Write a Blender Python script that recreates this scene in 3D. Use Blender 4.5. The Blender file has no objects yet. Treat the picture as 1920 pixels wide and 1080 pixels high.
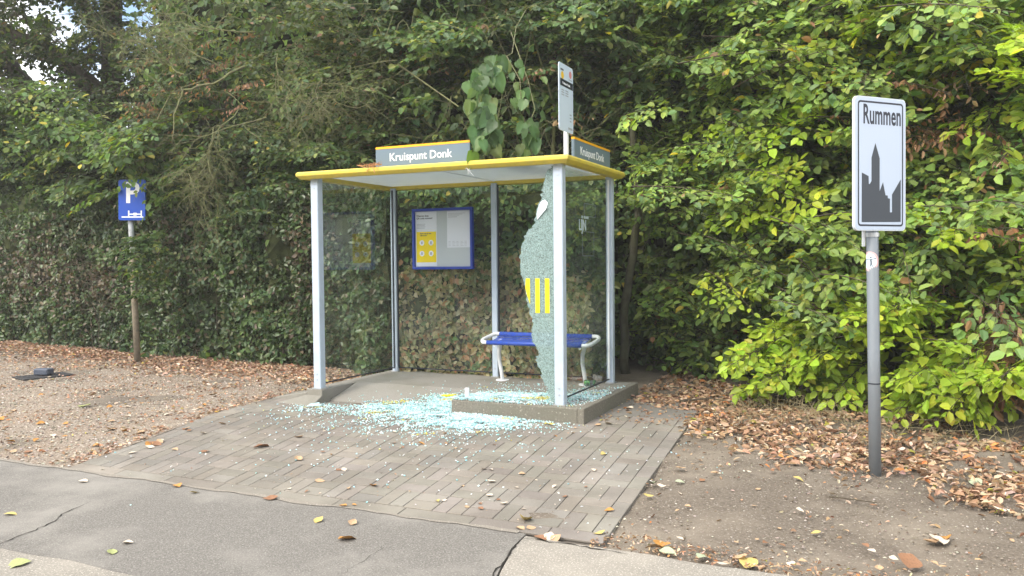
import bpy, math, random
import numpy as np
from mathutils import Matrix, Vector
R = math.radians
sc = bpy.context.scene
col = sc.collection
random.seed(7)
rng = np.random.default_rng(11)

# ------------------------------------------------------------------ camera
CAM_POS = np.array([5.5369, -7.1069, 1.3255])
YAW, PITCH, ROLL, FPX = -0.4316, -0.0311, -0.0096, 1550.45
cyw, syw = math.cos(YAW), math.sin(YAW)
FW = np.array([syw*math.cos(PITCH), cyw*math.cos(PITCH), math.sin(PITCH)])
_r = np.array([cyw, -syw, 0.0]); _u = np.cross(_r, FW)
RT = _r*math.cos(ROLL) + _u*math.sin(ROLL)
UP = -_r*math.sin(ROLL) + _u*math.cos(ROLL)
cd = bpy.data.cameras.new('camera'); cam = bpy.data.objects.new('camera', cd); col.objects.link(cam)
cd.sensor_width = 36; cd.lens = FPX/1920*36; cd.clip_end = 600; cd.clip_start = 0.05
M = Matrix(((RT[0], UP[0], -FW[0], CAM_POS[0]), (RT[1], UP[1], -FW[1], CAM_POS[1]), (RT[2], UP[2], -FW[2], CAM_POS[2]), (0, 0, 0, 1)))
cam.matrix_world = M
sc.camera = cam

# ------------------------------------------------------------------ sky, sun, exposure
SUN_EL, SUN_AZ = 41, 202
w = bpy.data.worlds.new('World'); sc.world = w; w.use_nodes = True
nt = w.node_tree; nt.nodes.clear()
wo = nt.nodes.new('ShaderNodeOutputWorld'); bg = nt.nodes.new('ShaderNodeBackground')
sky = nt.nodes.new('ShaderNodeTexSky'); sky.sky_type = 'NISHITA'; sky.sun_disc = False
sky.sun_elevation = R(SUN_EL); sky.sun_rotation = R(SUN_AZ); sky.air_density = 1.0; sky.dust_density = 2.0
tc = nt.nodes.new('ShaderNodeTexCoord'); nz = nt.nodes.new('ShaderNodeTexNoise')
nz.inputs['Scale'].default_value = 3.5; nz.inputs['Detail'].default_value = 6
cr = nt.nodes.new('ShaderNodeValToRGB'); cr.color_ramp.elements[0].position = .42; cr.color_ramp.elements[1].position = .56
mx = nt.nodes.new('ShaderNodeMix'); mx.data_type = 'RGBA'
nt.links.new(tc.outputs['Generated'], nz.inputs['Vector']); nt.links.new(nz.outputs['Fac'], cr.inputs['Fac'])
nt.links.new(cr.outputs['Color'], mx.inputs['Factor']); nt.links.new(sky.outputs['Color'], mx.inputs['A'])
mx.inputs['B'].default_value = (11.4, 11.2, 11.0, 1)
nt.links.new(mx.outputs['Result'], bg.inputs['Color']); bg.inputs['Strength'].default_value = .148
nt.links.new(bg.outputs['Background'], wo.inputs['Surface'])
sd = bpy.data.lights.new('sun', 'SUN'); sun = bpy.data.objects.new('sun', sd); col.objects.link(sun)
sd.energy = 1.45; sd.angle = R(18); sd.color = (1, .93, .80)
e, a = R(SUN_EL), R(SUN_AZ)
S = Vector((math.sin(a)*math.cos(e), math.cos(a)*math.cos(e), math.sin(e)))
sun.rotation_euler = S.to_track_quat('Z', 'Y').to_euler()
sc.view_settings.view_transform = 'Standard'; sc.view_settings.look = 'None'; sc.view_settings.gamma = 1
sc.view_settings.exposure = 1.12
sc.cycles.max_bounces = 7; sc.cycles.transparent_max_bounces = 16; sc.cycles.diffuse_bounces = 3; sc.cycles.glossy_bounces = 3
sc.cycles.caustics_reflective = False; sc.cycles.caustics_refractive = False

G = -0.14       # ground level (0 is the top of the shelter's slab)

# ------------------------------------------------------------------ helpers
def px_ray(x, y): return FW + (x-960)/FPX*RT - (y-540)/FPX*UP
def on_z(x, y, z=G):                       # a point of the photo dropped on a level plane
    d = px_ray(x, y); return CAM_POS + d*(z-CAM_POS[2])/d[2]
def on_y(x, y, Y): d = px_ray(x, y); return CAM_POS + d*(Y-CAM_POS[1])/d[1]
def at(x, y, dist): return CAM_POS + px_ray(x, y)*dist

def srgb(*c):
    if len(c) == 1: c = c*3
    return tuple(((v/255)/12.92 if v/255 <= .04045 else ((v/255+.055)/1.055)**2.4) for v in c)

def mat(name, color=(.5, .5, .5), rough=.6, metal=0, spec=.5, noise=None, bump=0, bscale=60, coat=0):
    m = bpy.data.materials.new(name); m.use_nodes = True
    n = m.node_tree; b = n.nodes['Principled BSDF']
    b.inputs['Base Color'].default_value = (*color, 1); b.inputs['Roughness'].default_value = rough
    b.inputs['Metallic'].default_value = metal; b.inputs['Specular IOR Level'].default_value = spec
    if coat: b.inputs['Coat Weight'].default_value = coat
    t = None
    if noise or bump:
        t = n.nodes.new('ShaderNodeTexCoord')
    if noise:                                # noise = (scale, other colour, low, high)
        z = n.nodes.new('ShaderNodeTexNoise'); z.inputs['Scale'].default_value = noise[0]; z.inputs['Detail'].default_value = 7; z.inputs['Roughness'].default_value = .65
        n.links.new(t.outputs['Object'], z.inputs['Vector'])
        r = n.nodes.new('ShaderNodeValToRGB'); r.color_ramp.elements[0].position = noise[2]; r.color_ramp.elements[1].position = noise[3]
        r.color_ramp.elements[0].color = (*color, 1); r.color_ramp.elements[1].color = (*noise[1], 1)
        n.links.new(z.outputs['Fac'], r.inputs['Fac']); n.links.new(r.outputs['Color'], b.inputs['Base Color'])
    if bump:
        z = n.nodes.new('ShaderNodeTexNoise'); z.inputs['Scale'].default_value = bscale; z.inputs['Detail'].default_value = 5
        n.links.new(t.outputs['Object'], z.inputs['Vector'])
        q = n.nodes.new('ShaderNodeBump'); q.inputs['Strength'].default_value = bump; q.inputs['Distance'].default_value = .01
        n.links.new(z.outputs['Fac'], q.inputs['Height']); n.links.new(q.outputs['Normal'], b.inputs['Normal'])
    return m

def tag(o, label=None, cat=None, group=None, kind=None):
    if label: o['label'] = label
    if cat: o['category'] = cat
    if group: o['group'] = group
    if kind: o['kind'] = kind
    return o
def empty(name, loc, label=None, cat=None, group=None):
    o = bpy.data.objects.new(name, None); col.objects.link(o); o.location = loc; o.empty_display_size = .1
    return tag(o, label, cat, group)

def mesh_np(name, V, polys, m, parent=None, colors=None, smooth=False, attr='leafcol', loc=None):
    """V (N,3); polys list of integer arrays (each (k, n) with constant n)."""
    V = np.asarray(V, dtype=np.float32)
    if parent is not None: V = V - np.array(parent.location, dtype=np.float32)
    if loc is not None: V = V - np.array(loc, dtype=np.float32)
    me = bpy.data.meshes.new(name)
    idx = np.concatenate([np.asarray(p).ravel() for p in polys]).astype(np.int32)
    tot = np.concatenate([np.full(len(p), np.asarray(p).shape[1]) for p in polys]).astype(np.int32)
    st = np.concatenate([[0], np.cumsum(tot)[:-1]]).astype(np.int32)
    me.vertices.add(len(V)); me.vertices.foreach_set('co', V.ravel())
    me.loops.add(len(idx)); me.loops.foreach_set('vertex_index', idx)
    me.polygons.add(len(tot)); me.polygons.foreach_set('loop_start', st); me.polygons.foreach_set('loop_total', tot)
    if colors is not None:
        c = np.ones((len(V), 4), np.float32); c[:, :3] = colors
        at_ = me.attributes.new(attr, 'FLOAT_COLOR', 'POINT'); at_.data.foreach_set('color', c.ravel())
    me.update(calc_edges=True)
    me.polygons.foreach_set('use_smooth', np.full(len(tot), bool(smooth)))
    if m is not None: me.materials.append(m)
    o = bpy.data.objects.new(name, me); col.objects.link(o)
    if parent is not None: o.parent = parent
    if loc is not None: o.location = loc
    return o

class MB:
    """collects simple solids into one mesh"""
    def __init__(s): s.v = []; s.f = []
    def add(s, vs, fs):
        k = len(s.v); s.v += [tuple(p) for p in vs]; s.f += [tuple(i+k for i in f) for f in fs]; return s
    def box(s, x0, x1, y0, y1, z0, z1, bev=0):
        if bev <= 0:
            return s.add([(x0,y0,z0),(x1,y0,z0),(x1,y1,z0),(x0,y1,z0),(x0,y0,z1),(x1,y0,z1),(x1,y1,z1),(x0,y1,z1)],
                         [(0,3,2,1),(4,5,6,7),(0,1,5,4),(1,2,6,5),(2,3,7,6),(3,0,4,7)])
        b = bev                                  # vertical edges chamfered
        ring = [(x0+b,y0),(x1-b,y0),(x1,y0+b),(x1,y1-b),(x1-b,y1),(x0+b,y1),(x0,y1-b),(x0,y0+b)]
        vs = [(x,y,z0) for x,y in ring]+[(x,y,z1) for x,y in ring]
        fs = [tuple(range(7,-1,-1)), tuple(range(8,16))]+[(i,(i+1)%8,8+(i+1)%8,8+i) for i in range(8)]
        return s.add(vs, fs)
    def obox(s, o, ux, uy, uz):                 # corner + three edge vectors
        o, ux, uy, uz = map(np.array, (o, ux, uy, uz))
        P = [o, o+ux, o+ux+uy, o+uy]; P += [p+uz for p in P]
        return s.add(P, [(0,3,2,1),(4,5,6,7),(0,1,5,4),(1,2,6,5),(2,3,7,6),(3,0,4,7)])
    def prism(s, pts, d):                        # closed outline (3-D points) swept by vector d
        n = len(pts); d = np.array(d); a = [np.array(p, float) for p in pts]
        return s.add(a+[p+d for p in a], [tuple(range(n-1,-1,-1)), tuple(range(n,2*n))]+[(i,(i+1)%n,n+(i+1)%n,n+i) for i in range(n)])
    def tube(s, pts, rad, k=10, cap=True):
        pts = [np.array(p, float) for p in pts]; n = len(pts)
        if np.isscalar(rad): rad = [rad]*n
        vs = []; ref = np.array([0.31, .17, .93])
        t0 = pts[1]-pts[0]; t0 /= np.linalg.norm(t0)
        if abs(t0 @ ref) > .9: ref = np.array([1., .1, 0])
        x = np.cross(t0, ref); x /= np.linalg.norm(x)
        for i, p in enumerate(pts):
            t = pts[min(i+1, n-1)]-pts[max(i-1, 0)]; t /= (np.linalg.norm(t)+1e-9)
            x = x - t*(x@t); x /= (np.linalg.norm(x)+1e-9); y = np.cross(t, x)
            for j in range(k):
                q = 2*math.pi*j/k; vs.append(p+rad[i]*(x*math.cos(q)+y*math.sin(q)))
        fs = [(i*k+j, i*k+(j+1)%k, (i+1)*k+(j+1)%k, (i+1)*k+j) for i in range(n-1) for j in range(k)]
        if cap: fs += [tuple(range(k-1,-1,-1)), tuple(range((n-1)*k, n*k))]
        return s.add(vs, fs)
    def build(s, name, m, parent=None, smooth=False, world=True, loc=None):
        vs = s.v
        off = Vector(parent.location) if parent is not None and world else Vector(loc) if loc is not None else None
        if off is not None: vs = [(p[0]-off[0], p[1]-off[1], p[2]-off[2]) for p in vs]
        me = bpy.data.meshes.new(name); me.from_pydata([tuple(map(float, p)) for p in vs], [], s.f)
        if smooth:
            me.polygons.foreach_set('use_smooth', [len(p.vertices) <= 4 for p in me.polygons])
        me.materials.append(m); me.update()
        o = bpy.data.objects.new(name, me); col.objects.link(o)
        if parent is not None:
            o.parent = parent
        elif loc is not None: o.location = loc
        return o

def bevel(o, wd, seg=2):
    b = o.modifiers.new('bevel', 'BEVEL'); b.width = wd; b.segments = seg; b.limit_method = 'ANGLE'; b.angle_limit = R(40); return o

def sub(child, parent):            # hang a mesh that was built in world space under a part
    child.parent = parent; child.matrix_parent_inverse = Matrix.Identity(4); return child

def text_obj(name, s, size, m, origin, ux, uy, parent, bold=0, xs=1, spacing=1, align='LEFT', ext=.0006):
    """lettering as real mesh: origin = baseline start, ux/uy = unit directions of the writing"""
    cu = bpy.data.curves.new(name, 'FONT'); cu.body = s; cu.size = size; cu.offset = bold; cu.extrude = ext
    cu.space_character = spacing; cu.align_x = align; cu.resolution_u = 3
    t = bpy.data.objects.new('tmp', cu); col.objects.link(t)
    dg = bpy.context.evaluated_depsgraph_get(); me = bpy.data.meshes.new_from_object(t.evaluated_get(dg))
    bpy.data.objects.remove(t); bpy.data.curves.remove(cu)
    ux = Vector(ux).normalized(); uy = Vector(uy).normalized(); n = ux.cross(uy)
    off = Vector(origin)-world_loc(parent)
    for v in me.vertices:
        v.co = off + ux*(v.co.x*xs) + uy*v.co.y + n*v.co.z
    me.materials.clear(); me.materials.append(m); me.name = name
    o = bpy.data.objects.new(name, me); col.objects.link(o); o.parent = parent
    return o
def world_loc(o):
    p = Vector((0, 0, 0))
    while o is not None: p += Vector(o.location); o = o.parent
    return p
def quad_patch(origin, ux, uy, pts, lift=.001, thick=.0006):
    """flat outline drawn in the (ux, uy) frame, lifted off its board"""
    ux = np.array(Vector(ux).normalized()); uy = np.array(Vector(uy).normalized()); n = np.cross(ux, uy); o = np.array(origin)
    mb = MB(); mb.prism([o+ux*a+uy*b+n*lift for a, b in pts], n*thick); return mb
def bpart(mb, name, m, parent, smooth=False):
    off = world_loc(parent)
    mb.v = [(p[0]-off[0], p[1]-off[1], p[2]-off[2]) for p in mb.v]
    return mb.build(name, m, parent, smooth, world=False)

# ------------------------------------------------------------------ materials
M_post = mat('post_paint', (.48, .56, .66), .42, noise=(5, (.40, .48, .54), .45, .75))
M_alu = mat('bare_aluminium', (.55, .57, .58), .35, metal=.6)
M_yellow = mat('roof_yellow', (.62, .49, .06), .5, noise=(9, (.50, .41, .09), .45, .75))
M_orange = mat('board_orange', (.86, .42, .005), .45)
M_grey_board = mat('board_grey', srgb(104, 122, 134), .5)
M_white = mat('white_sheet', (.8, .82, .85), .5)
M_paper = mat('paper', (.70, .74, .80), .6)
M_backing = mat('poster_backing', (.47, .52, .54), .5)
M_blue = mat('frame_blue', (.012, .045, .33), .4)
M_bench = mat('bench_blue', (.018, .07, .45), .4, noise=(30, (.05, .09, .28), .4, .7))
M_signblue = mat('parking_blue', (.0, .06, .42), .4)
M_dark = mat('sign_black', (.018, .022, .035), .5)
M_ink = mat('ink', (.12, .13, .15), .7)
M_inkmid = mat('ink_pale', (.38, .41, .45), .7)
M_posteryel = mat('poster_yellow', (.85, .66, .0), .55)
M_galv = mat('galvanised', (.26, .295, .33), .5, metal=.35, noise=(25, (.27, .30, .33), .4, .7), bump=.1, bscale=90)
M_signwhite = mat('sign_reflective_white', (.46, .54, .66), .4)
M_red = mat('sticker_red', (.62, .25, .25), .6)

def glass_mat(name, tint=(.93, .96, .95), refl=1.0):
    m = bpy.data.materials.new(name); m.use_nodes = True; n = m.node_tree; n.nodes.clear()
    o = n.nodes.new('ShaderNodeOutputMaterial'); t = n.nodes.new('ShaderNodeBsdfTransparent'); g = n.nodes.new('ShaderNodeBsdfGlossy')
    f = n.nodes.new('ShaderNodeFresnel'); x = n.nodes.new('ShaderNodeMixShader'); t.inputs['Color'].default_value = (*tint, 1)
    g.inputs['Roughness'].default_value = .0; f.inputs['IOR'].default_value = 1.0+.5*refl; g.inputs['Color'].default_value = (.95, .98, 1, 1)
    tx = n.nodes.new('ShaderNodeTexCoord'); nz = n.nodes.new('ShaderNodeTexNoise'); nz.inputs['Scale'].default_value = 3; nz.inputs['Detail'].default_value = 8
    d = n.nodes.new('ShaderNodeBsdfDiffuse'); d.inputs['Color'].default_value = (.5, .55, .52, 1); y = n.nodes.new('ShaderNodeMixShader')
    mr = n.nodes.new('ShaderNodeMapRange'); mr.inputs['From Min'].default_value = .35; mr.inputs['From Max'].default_value = .8
    mr.inputs['To Min'].default_value = .01; mr.inputs['To Max'].default_value = .055
    n.links.new(tx.outputs['Object'], nz.inputs['Vector']); n.links.new(nz.outputs['Fac'], mr.inputs['Value'])
    ge = n.nodes.new('ShaderNodeNewGeometry'); m1 = n.nodes.new('ShaderNodeMath'); m1.operation = 'SUBTRACT'; m1.inputs[0].default_value = 1; n.links.new(ge.outputs['Backfacing'], m1.inputs[1])
    m2 = n.nodes.new('ShaderNodeMath'); m2.operation = 'MULTIPLY'; n.links.new(m1.outputs[0], m2.inputs[0]); n.links.new(f.outputs[0], m2.inputs[1]); f.inputs['IOR'].default_value = 2.1
    n.links.new(m2.outputs[0], x.inputs[0]); n.links.new(t.outputs[0], x.inputs[1]); n.links.new(g.outputs[0], x.inputs[2])
    n.links.new(mr.outputs[0], y.inputs[0]); n.links.new(x.outputs[0], y.inputs[1]); n.links.new(d.outputs[0], y.inputs[2])
    n.links.new(y.outputs[0], o.inputs['Surface']); return m
M_glass = glass_mat('window_glass')
M_glass2 = glass_mat('window_glass_rear'); [setattr(q.inputs['IOR'], 'default_value', 1.6) for q in M_glass2.node_tree.nodes if q.type == 'FRESNEL']; [setattr(q.inputs['To Max'], 'default_value', .02) for q in M_glass2.node_tree.nodes if q.type == 'MAP_RANGE']

def crackle_mat(name, scale=95, through=.18):
    m = bpy.data.materials.new(name); m.use_nodes = True; n = m.node_tree; b = n.nodes['Principled BSDF']; o = n.nodes['Material Output']
    t = n.nodes.new('ShaderNodeTexCoord'); v = n.nodes.new('ShaderNodeTexVoronoi'); v.feature = 'DISTANCE_TO_EDGE'; v.inputs['Scale'].default_value = scale
    v2 = n.nodes.new('ShaderNodeTexVoronoi'); v2.inputs['Scale'].default_value = scale
    z = n.nodes.new('ShaderNodeTexNoise'); z.inputs['Scale'].default_value = 6
    for q in (v, v2, z): n.links.new(t.outputs['Object'], q.inputs['Vector'])
    r = n.nodes.new('ShaderNodeValToRGB'); r.color_ramp.elements[0].position = .02; r.color_ramp.elements[1].position = .16
    r.color_ramp.elements[0].color = (.50, .62, .60, 1); r.color_ramp.elements[1].color = (.19, .30, .29, 1)
    n.links.new(v.outputs['Distance'], r.inputs['Fac'])
    r2 = n.nodes.new('ShaderNodeValToRGB'); r2.color_ramp.elements[0].color = (.55, .55, .55, 1); r2.color_ramp.elements[1].color = (1.35, 1.35, 1.35, 1)
    sp = n.nodes.new('ShaderNodeSeparateColor'); n.links.new(v2.outputs['Color'], sp.inputs[0]); n.links.new(sp.outputs[0], r2.inputs['Fac'])
    mu = n.nodes.new('ShaderNodeMix'); mu.data_type = 'RGBA'; mu.blend_type = 'MULTIPLY'; mu.inputs['Factor'].default_value = 1
    n.links.new(r.outputs['Color'], mu.inputs['A']); n.links.new(r2.outputs['Color'], mu.inputs['B']); n.links.new(mu.outputs['Result'], b.inputs['Base Color'])
    b.inputs['Roughness'].default_value = .25; b.inputs['Specular IOR Level'].default_value = .8
    bp = n.nodes.new('ShaderNodeBump'); bp.inputs['Strength'].default_value = .6; bp.inputs['Distance'].default_value = .004
    n.links.new(sp.outputs[1], bp.inputs['Height']); n.links.new(bp.outputs['Normal'], b.inputs['Normal'])
    tr = n.nodes.new('ShaderNodeBsdfTransparent'); tr.inputs['Color'].default_value = (.8, .93, .92, 1); x = n.nodes.new('ShaderNodeMixShader'); x.inputs[0].default_value = through
    n.links.new(b.outputs[0], x.inputs[1]); n.links.new(tr.outputs[0], x.inputs[2]); n.links.new(x.outputs[0], o.inputs['Surface']); return m
M_crackle = crackle_mat('crazed_glass', 125, .34)

def leaf_mat(name, trans=.3, rough=.45, spec=.35, gain=1.0, sat=1):
    m = bpy.data.materials.new(name); m.use_nodes = True; n = m.node_tree; b = n.nodes['Principled BSDF']; o = n.nodes['Material Output']
    at_ = n.nodes.new('ShaderNodeAttribute'); at_.attribute_name = 'leafcol'
    n.links.new(at_.outputs['Color'], b.inputs['Base Color']); b.inputs['Roughness'].default_value = rough; b.inputs['Specular IOR Level'].default_value = spec
    if trans:
        tl = n.nodes.new('ShaderNodeBsdfTranslucent'); x = n.nodes.new('ShaderNodeMixShader'); x.inputs[0].default_value = trans
        g = n.nodes.new('ShaderNodeMix'); g.data_type = 'RGBA'; g.blend_type = 'MULTIPLY'; g.inputs['Factor'].default_value = 1; g.inputs['B'].default_value = (1.5, 1.45, .6, 1)
        n.links.new(at_.outputs['Color'], g.inputs['A']); n.links.new(g.outputs['Result'], tl.inputs['Color'])
        n.links.new(b.outputs[0], x.inputs[1]); n.links.new(tl.outputs[0], x.inputs[2]); n.links.new(x.outputs[0], o.inputs['Surface'])
    return m
M_leaf = leaf_mat('living_leaf', .38)
M_hleaf = leaf_mat('hedge_leaf', .18, .38, .45)
M_litter = leaf_mat('dead_leaf', 0, .75, .2)
M_bark = mat('bark', (.055, .042, .028), .9, noise=(12, (.11, .09, .06), .4, .7), bump=.8, bscale=30)
M_twig = mat('twig_bark', (.10, .085, .05), .85, noise=(20, (.05, .035, .025), .4, .6))
M_olive = mat('lichened_twig', (.17, .185, .07), .85, noise=(15, (.10, .085, .05), .4, .65))
M_core = mat('shade_core', (.028, .034, .016), 1, spec=0, noise=(9, (.060, .070, .030), .4, .7), bump=1, bscale=14)  # dark tones stand for the shade between the leaves

# ------------------------------------------------------------------ vegetation tools
def nrm(v): return v/(np.linalg.norm(v, axis=-1, keepdims=True)+1e-9)
class Noise:
    def __init__(s, scale, seed, k=9):
        r = np.random.default_rng(seed); s.k = nrm(r.normal(size=(k, 3)))*r.uniform(.6, 1.8, (k, 1))*2*math.pi/scale; s.p = r.uniform(0, 6.28, k)
    def __call__(s, P): return np.sin(P@s.k.T+s.p).sum(-1)/math.sqrt(len(s.p)/2)      # about N(0, 1)
class Leaves:
    def __init__(s): s.a = [[], [], [], [], [], []]
    def add(s, P, D, N, L, W, C):
        for q, v in zip(s.a, (P, D, N, L, W, C)): q.append(np.asarray(v, np.float32))
    def n(s): return sum(len(p) for p in s.a[0])
    def build(s, name, m, parent=None, loc=None, keep=None, curl=1):
        P, D, N, L, W, C = [np.concatenate(q) for q in s.a]
        if keep is not None:
            k = keep(P); P, D, N, L, W, C = [q[k] for q in (P, D, N, L, W, C)]
        D = nrm(D); N = nrm(N-D*(N*D).sum(-1, keepdims=True)); X = np.cross(D, N)
        n = len(P); r = rng.uniform(.02, .16, n)[:, None]; cu = rng.uniform(-.05, .22, n)[:, None]*curl; r = r*(1+(curl-1)*rng.uniform(.2, 1.6, n)[:, None])
        L = L[:, None]; W = W[:, None]
        def pt(u, v, h): return P + D*(L*u) + X*(W*v) + N*(L*h)
        V = np.stack([pt(0, 0, 0), pt(.24, .42, r), pt(.66, .40, r-cu*.4), pt(1, 0, -cu), pt(.66, -.40, r-cu*.4), pt(.24, -.42, r)], 1).reshape(-1, 3)
        b = np.arange(n)[:, None]*6
        Q = np.concatenate([b+np.array([[0, 1, 2, 3]]), b+np.array([[0, 3, 4, 5]])])
        return mesh_np(name, V, [Q], m, parent, np.repeat(C, 6, 0), loc=loc)
class Sticks:
    def __init__(s): s.a = []; s.b = []; s.r = []; s.q = []
    def add(s, A, B, r0, r1):
        A = np.asarray(A, float); n = len(A); s.a.append(A); s.b.append(np.asarray(B, float)); s.r.append(np.broadcast_to(r0, n).astype(float)); s.q.append(np.broadcast_to(r1, n).astype(float))
    def line(s, pts, r0, r1):
        pts = np.asarray(pts, float); n = len(pts); r = np.linspace(r0, r1, n); s.add(pts[:-1], pts[1:], r[:-1], r[1:])
    def build(s, name, m, parent=None, loc=None, k=4):
        A, B = np.concatenate(s.a), np.concatenate(s.b); r, q = np.concatenate(s.r)[:, None], np.concatenate(s.q)[:, None]
        T = nrm(B-A); ref = np.where(np.abs(T[:, 2:3]) > .9, np.array([[1., 0, 0]]), np.array([[0, 0, 1.]])); X = nrm(np.cross(T, ref)); Y = np.cross(T, X)
        rings = [];
        for (c, rr) in ((A, r), (B, q)):
            for j in range(k):
                t = 2*math.pi*j/k; rings.append(c+(X*math.cos(t)+Y*math.sin(t))*rr)
        V = np.stack(rings, 1).reshape(-1, 3); b = np.arange(len(A))[:, None]*2*k
        F = np.concatenate([b+np.array([[j, (j+1) % k, k+(j+1) % k, k+j]]) for j in range(k)])
        return mesh_np(name, V, [F], m, parent, loc=loc)
def pal(n, palette):
    c = np.array([p[0] for p in palette]); w_ = np.array([p[1] for p in palette], float); i = rng.choice(len(c), n, p=w_/w_.sum())
    return c[i]*rng.uniform(.75, 1.3, (n, 1))*rng.uniform(.92, 1.08, (n, 3))

def bough(Lv, St, P0, P1, palette, leaf=.1, shoots=16, slen=.45, droop=.15, gap=.055, tone=None, aspect=.70, hang=.25, tilt=None, dry=0, nz=.35):
    """a layered bough: one main axis, side shoots in a flat spray, leaves along each shoot"""
    P0 = np.array(P0, float); P1 = np.array(P1, float); t = np.sort(rng.uniform(.12, 1, shoots)); A = P1-P0
    pos = P0+A*t[:, None]; pos[:, 2] -= droop*t**2
    T = nrm(A-np.outer(2*droop*t, [0, 0, 1])); tl = rng.normal(0, .3) if tilt is None else tilt
    Z = nrm(np.array([0, 0, 1])+np.array([rng.normal(0, .2), -.35+rng.normal(0, .15), 0]))
    side = nrm(np.cross(T, Z)); Nn = nrm(np.cross(side, T)); side = side*math.cos(tl)+Nn*math.sin(tl); Nn = nrm(np.cross(side, T))
    sg = np.where(np.arange(shoots) % 2 == 0, 1, -1)[:, None]
    sd_ = nrm(T*.65+side*sg*.85+rng.normal(0, .16, (shoots, 3))); sl = slen*(1.05-.65*t)*rng.uniform(.6, 1.25, shoots)
    sd_[-1] = T[-1]
    End = pos+sd_*sl[:, None]; End[:, 2] -= .12*sl
    if St is not None:
        tt = np.linspace(0, 1, 6); ml = P0+A*tt[:, None]; ml[:, 2] -= droop*tt**2; St.line(ml, .004+.004*np.linalg.norm(A), .0025)
        St.add(pos, End, .003, .0012)
    k = np.maximum(2, (sl/gap).astype(int)); i = np.repeat(np.arange(shoots), k); j = np.concatenate([np.arange(q) for q in k])
    u = ((j+.6)/k[i])[:, None]; n = len(i); s2 = np.where(j % 2 == 0, 1, -1)[:, None]
    P = pos[i]+(End[i]-pos[i])*u; d = sd_[i]; Ni = Nn[i]
    D = d*.6+np.cross(d, Ni)*s2*.75+rng.normal(0, .22, (n, 3)); D[:, 2] -= hang
    D[u[:, 0] > .9] = (d+rng.normal(0, .15, (n, 3)))[u[:, 0] > .9]
    N = Ni+rng.normal(0, nz, (n, 3))
    L = leaf*rng.uniform(.5, 1.28, n); C = pal(n, palette)
    if tone is not None: C = C*tone
    if dry: N = rng.normal(0, 1, (n, 3)); D[:, 2] -= .9
    Lv.add(P, D, N, L, L*aspect*rng.uniform(.85, 1.15, n)*(.7 if dry else 1), C)

# leaf colours (own tones, apart from the shaded beech copy)
HORN = [((.060, .105, .032), 5), ((.085, .130, .042), 4), ((.045, .080, .032), 4), ((.14, .155, .07), 1.0), ((.11, .085, .045), .4)]
GLOSS = [((.040, .080, .026), 5), ((.055, .105, .030), 4), ((.030, .060, .025), 3)]
PALE = [((.48, .41, .25), 5), ((.36, .34, .18), 4), ((.56, .48, .32), 3), ((.17, .22, .09), 2.5), ((.52, .29, .17), 1.4)]
BEECH = [((.235, .335, .08), 5), ((.185, .285, .08), 4), ((.32, .41, .09), 3), ((.13, .22, .075), 2.5), ((.50, .42, .05), .12), ((.36, .22, .11), .2)]
LIME = [((.34, .47, .045), 5), ((.28, .41, .04), 4), ((.42, .50, .05), 3), ((.48, .45, .06), .3)]
MID = [((.085, .148, .052), 5), ((.115, .18, .060), 4), ((.070, .125, .058), 3), ((.24, .28, .09), 1.6), ((.42, .36, .06), .12)]
DULLG = [((.10, .14, .05), 5), ((.075, .12, .045), 4), ((.19, .22, .08), 2), ((.22, .14, .085), 1.0), ((.06, .09, .035), 3)]
BEECH_SHADE = [((.15, .23, .08), 5), ((.19, .28, .085), 3), ((.115, .19, .08), 3)]  # beech greens darkened to stand for shade on the inner leaves
DULL = [((.085, .095, .040), 4), ((.06, .085, .030), 4), ((.15, .15, .06), 2), ((.15, .085, .05), 1.2), ((.045, .06, .025), 3)]
DARK = [((.030, .055, .020), 5), ((.045, .075, .024), 3), ((.065, .10, .03), 1)]
DRY = [((.26, .14, .075), 4), ((.19, .105, .06), 3), ((.34, .21, .12), 2)]
GREY = [((.085, .155, .062), 4), ((.11, .185, .072), 4), ((.07, .13, .058), 3), ((.15, .21, .08), 1)]

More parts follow.
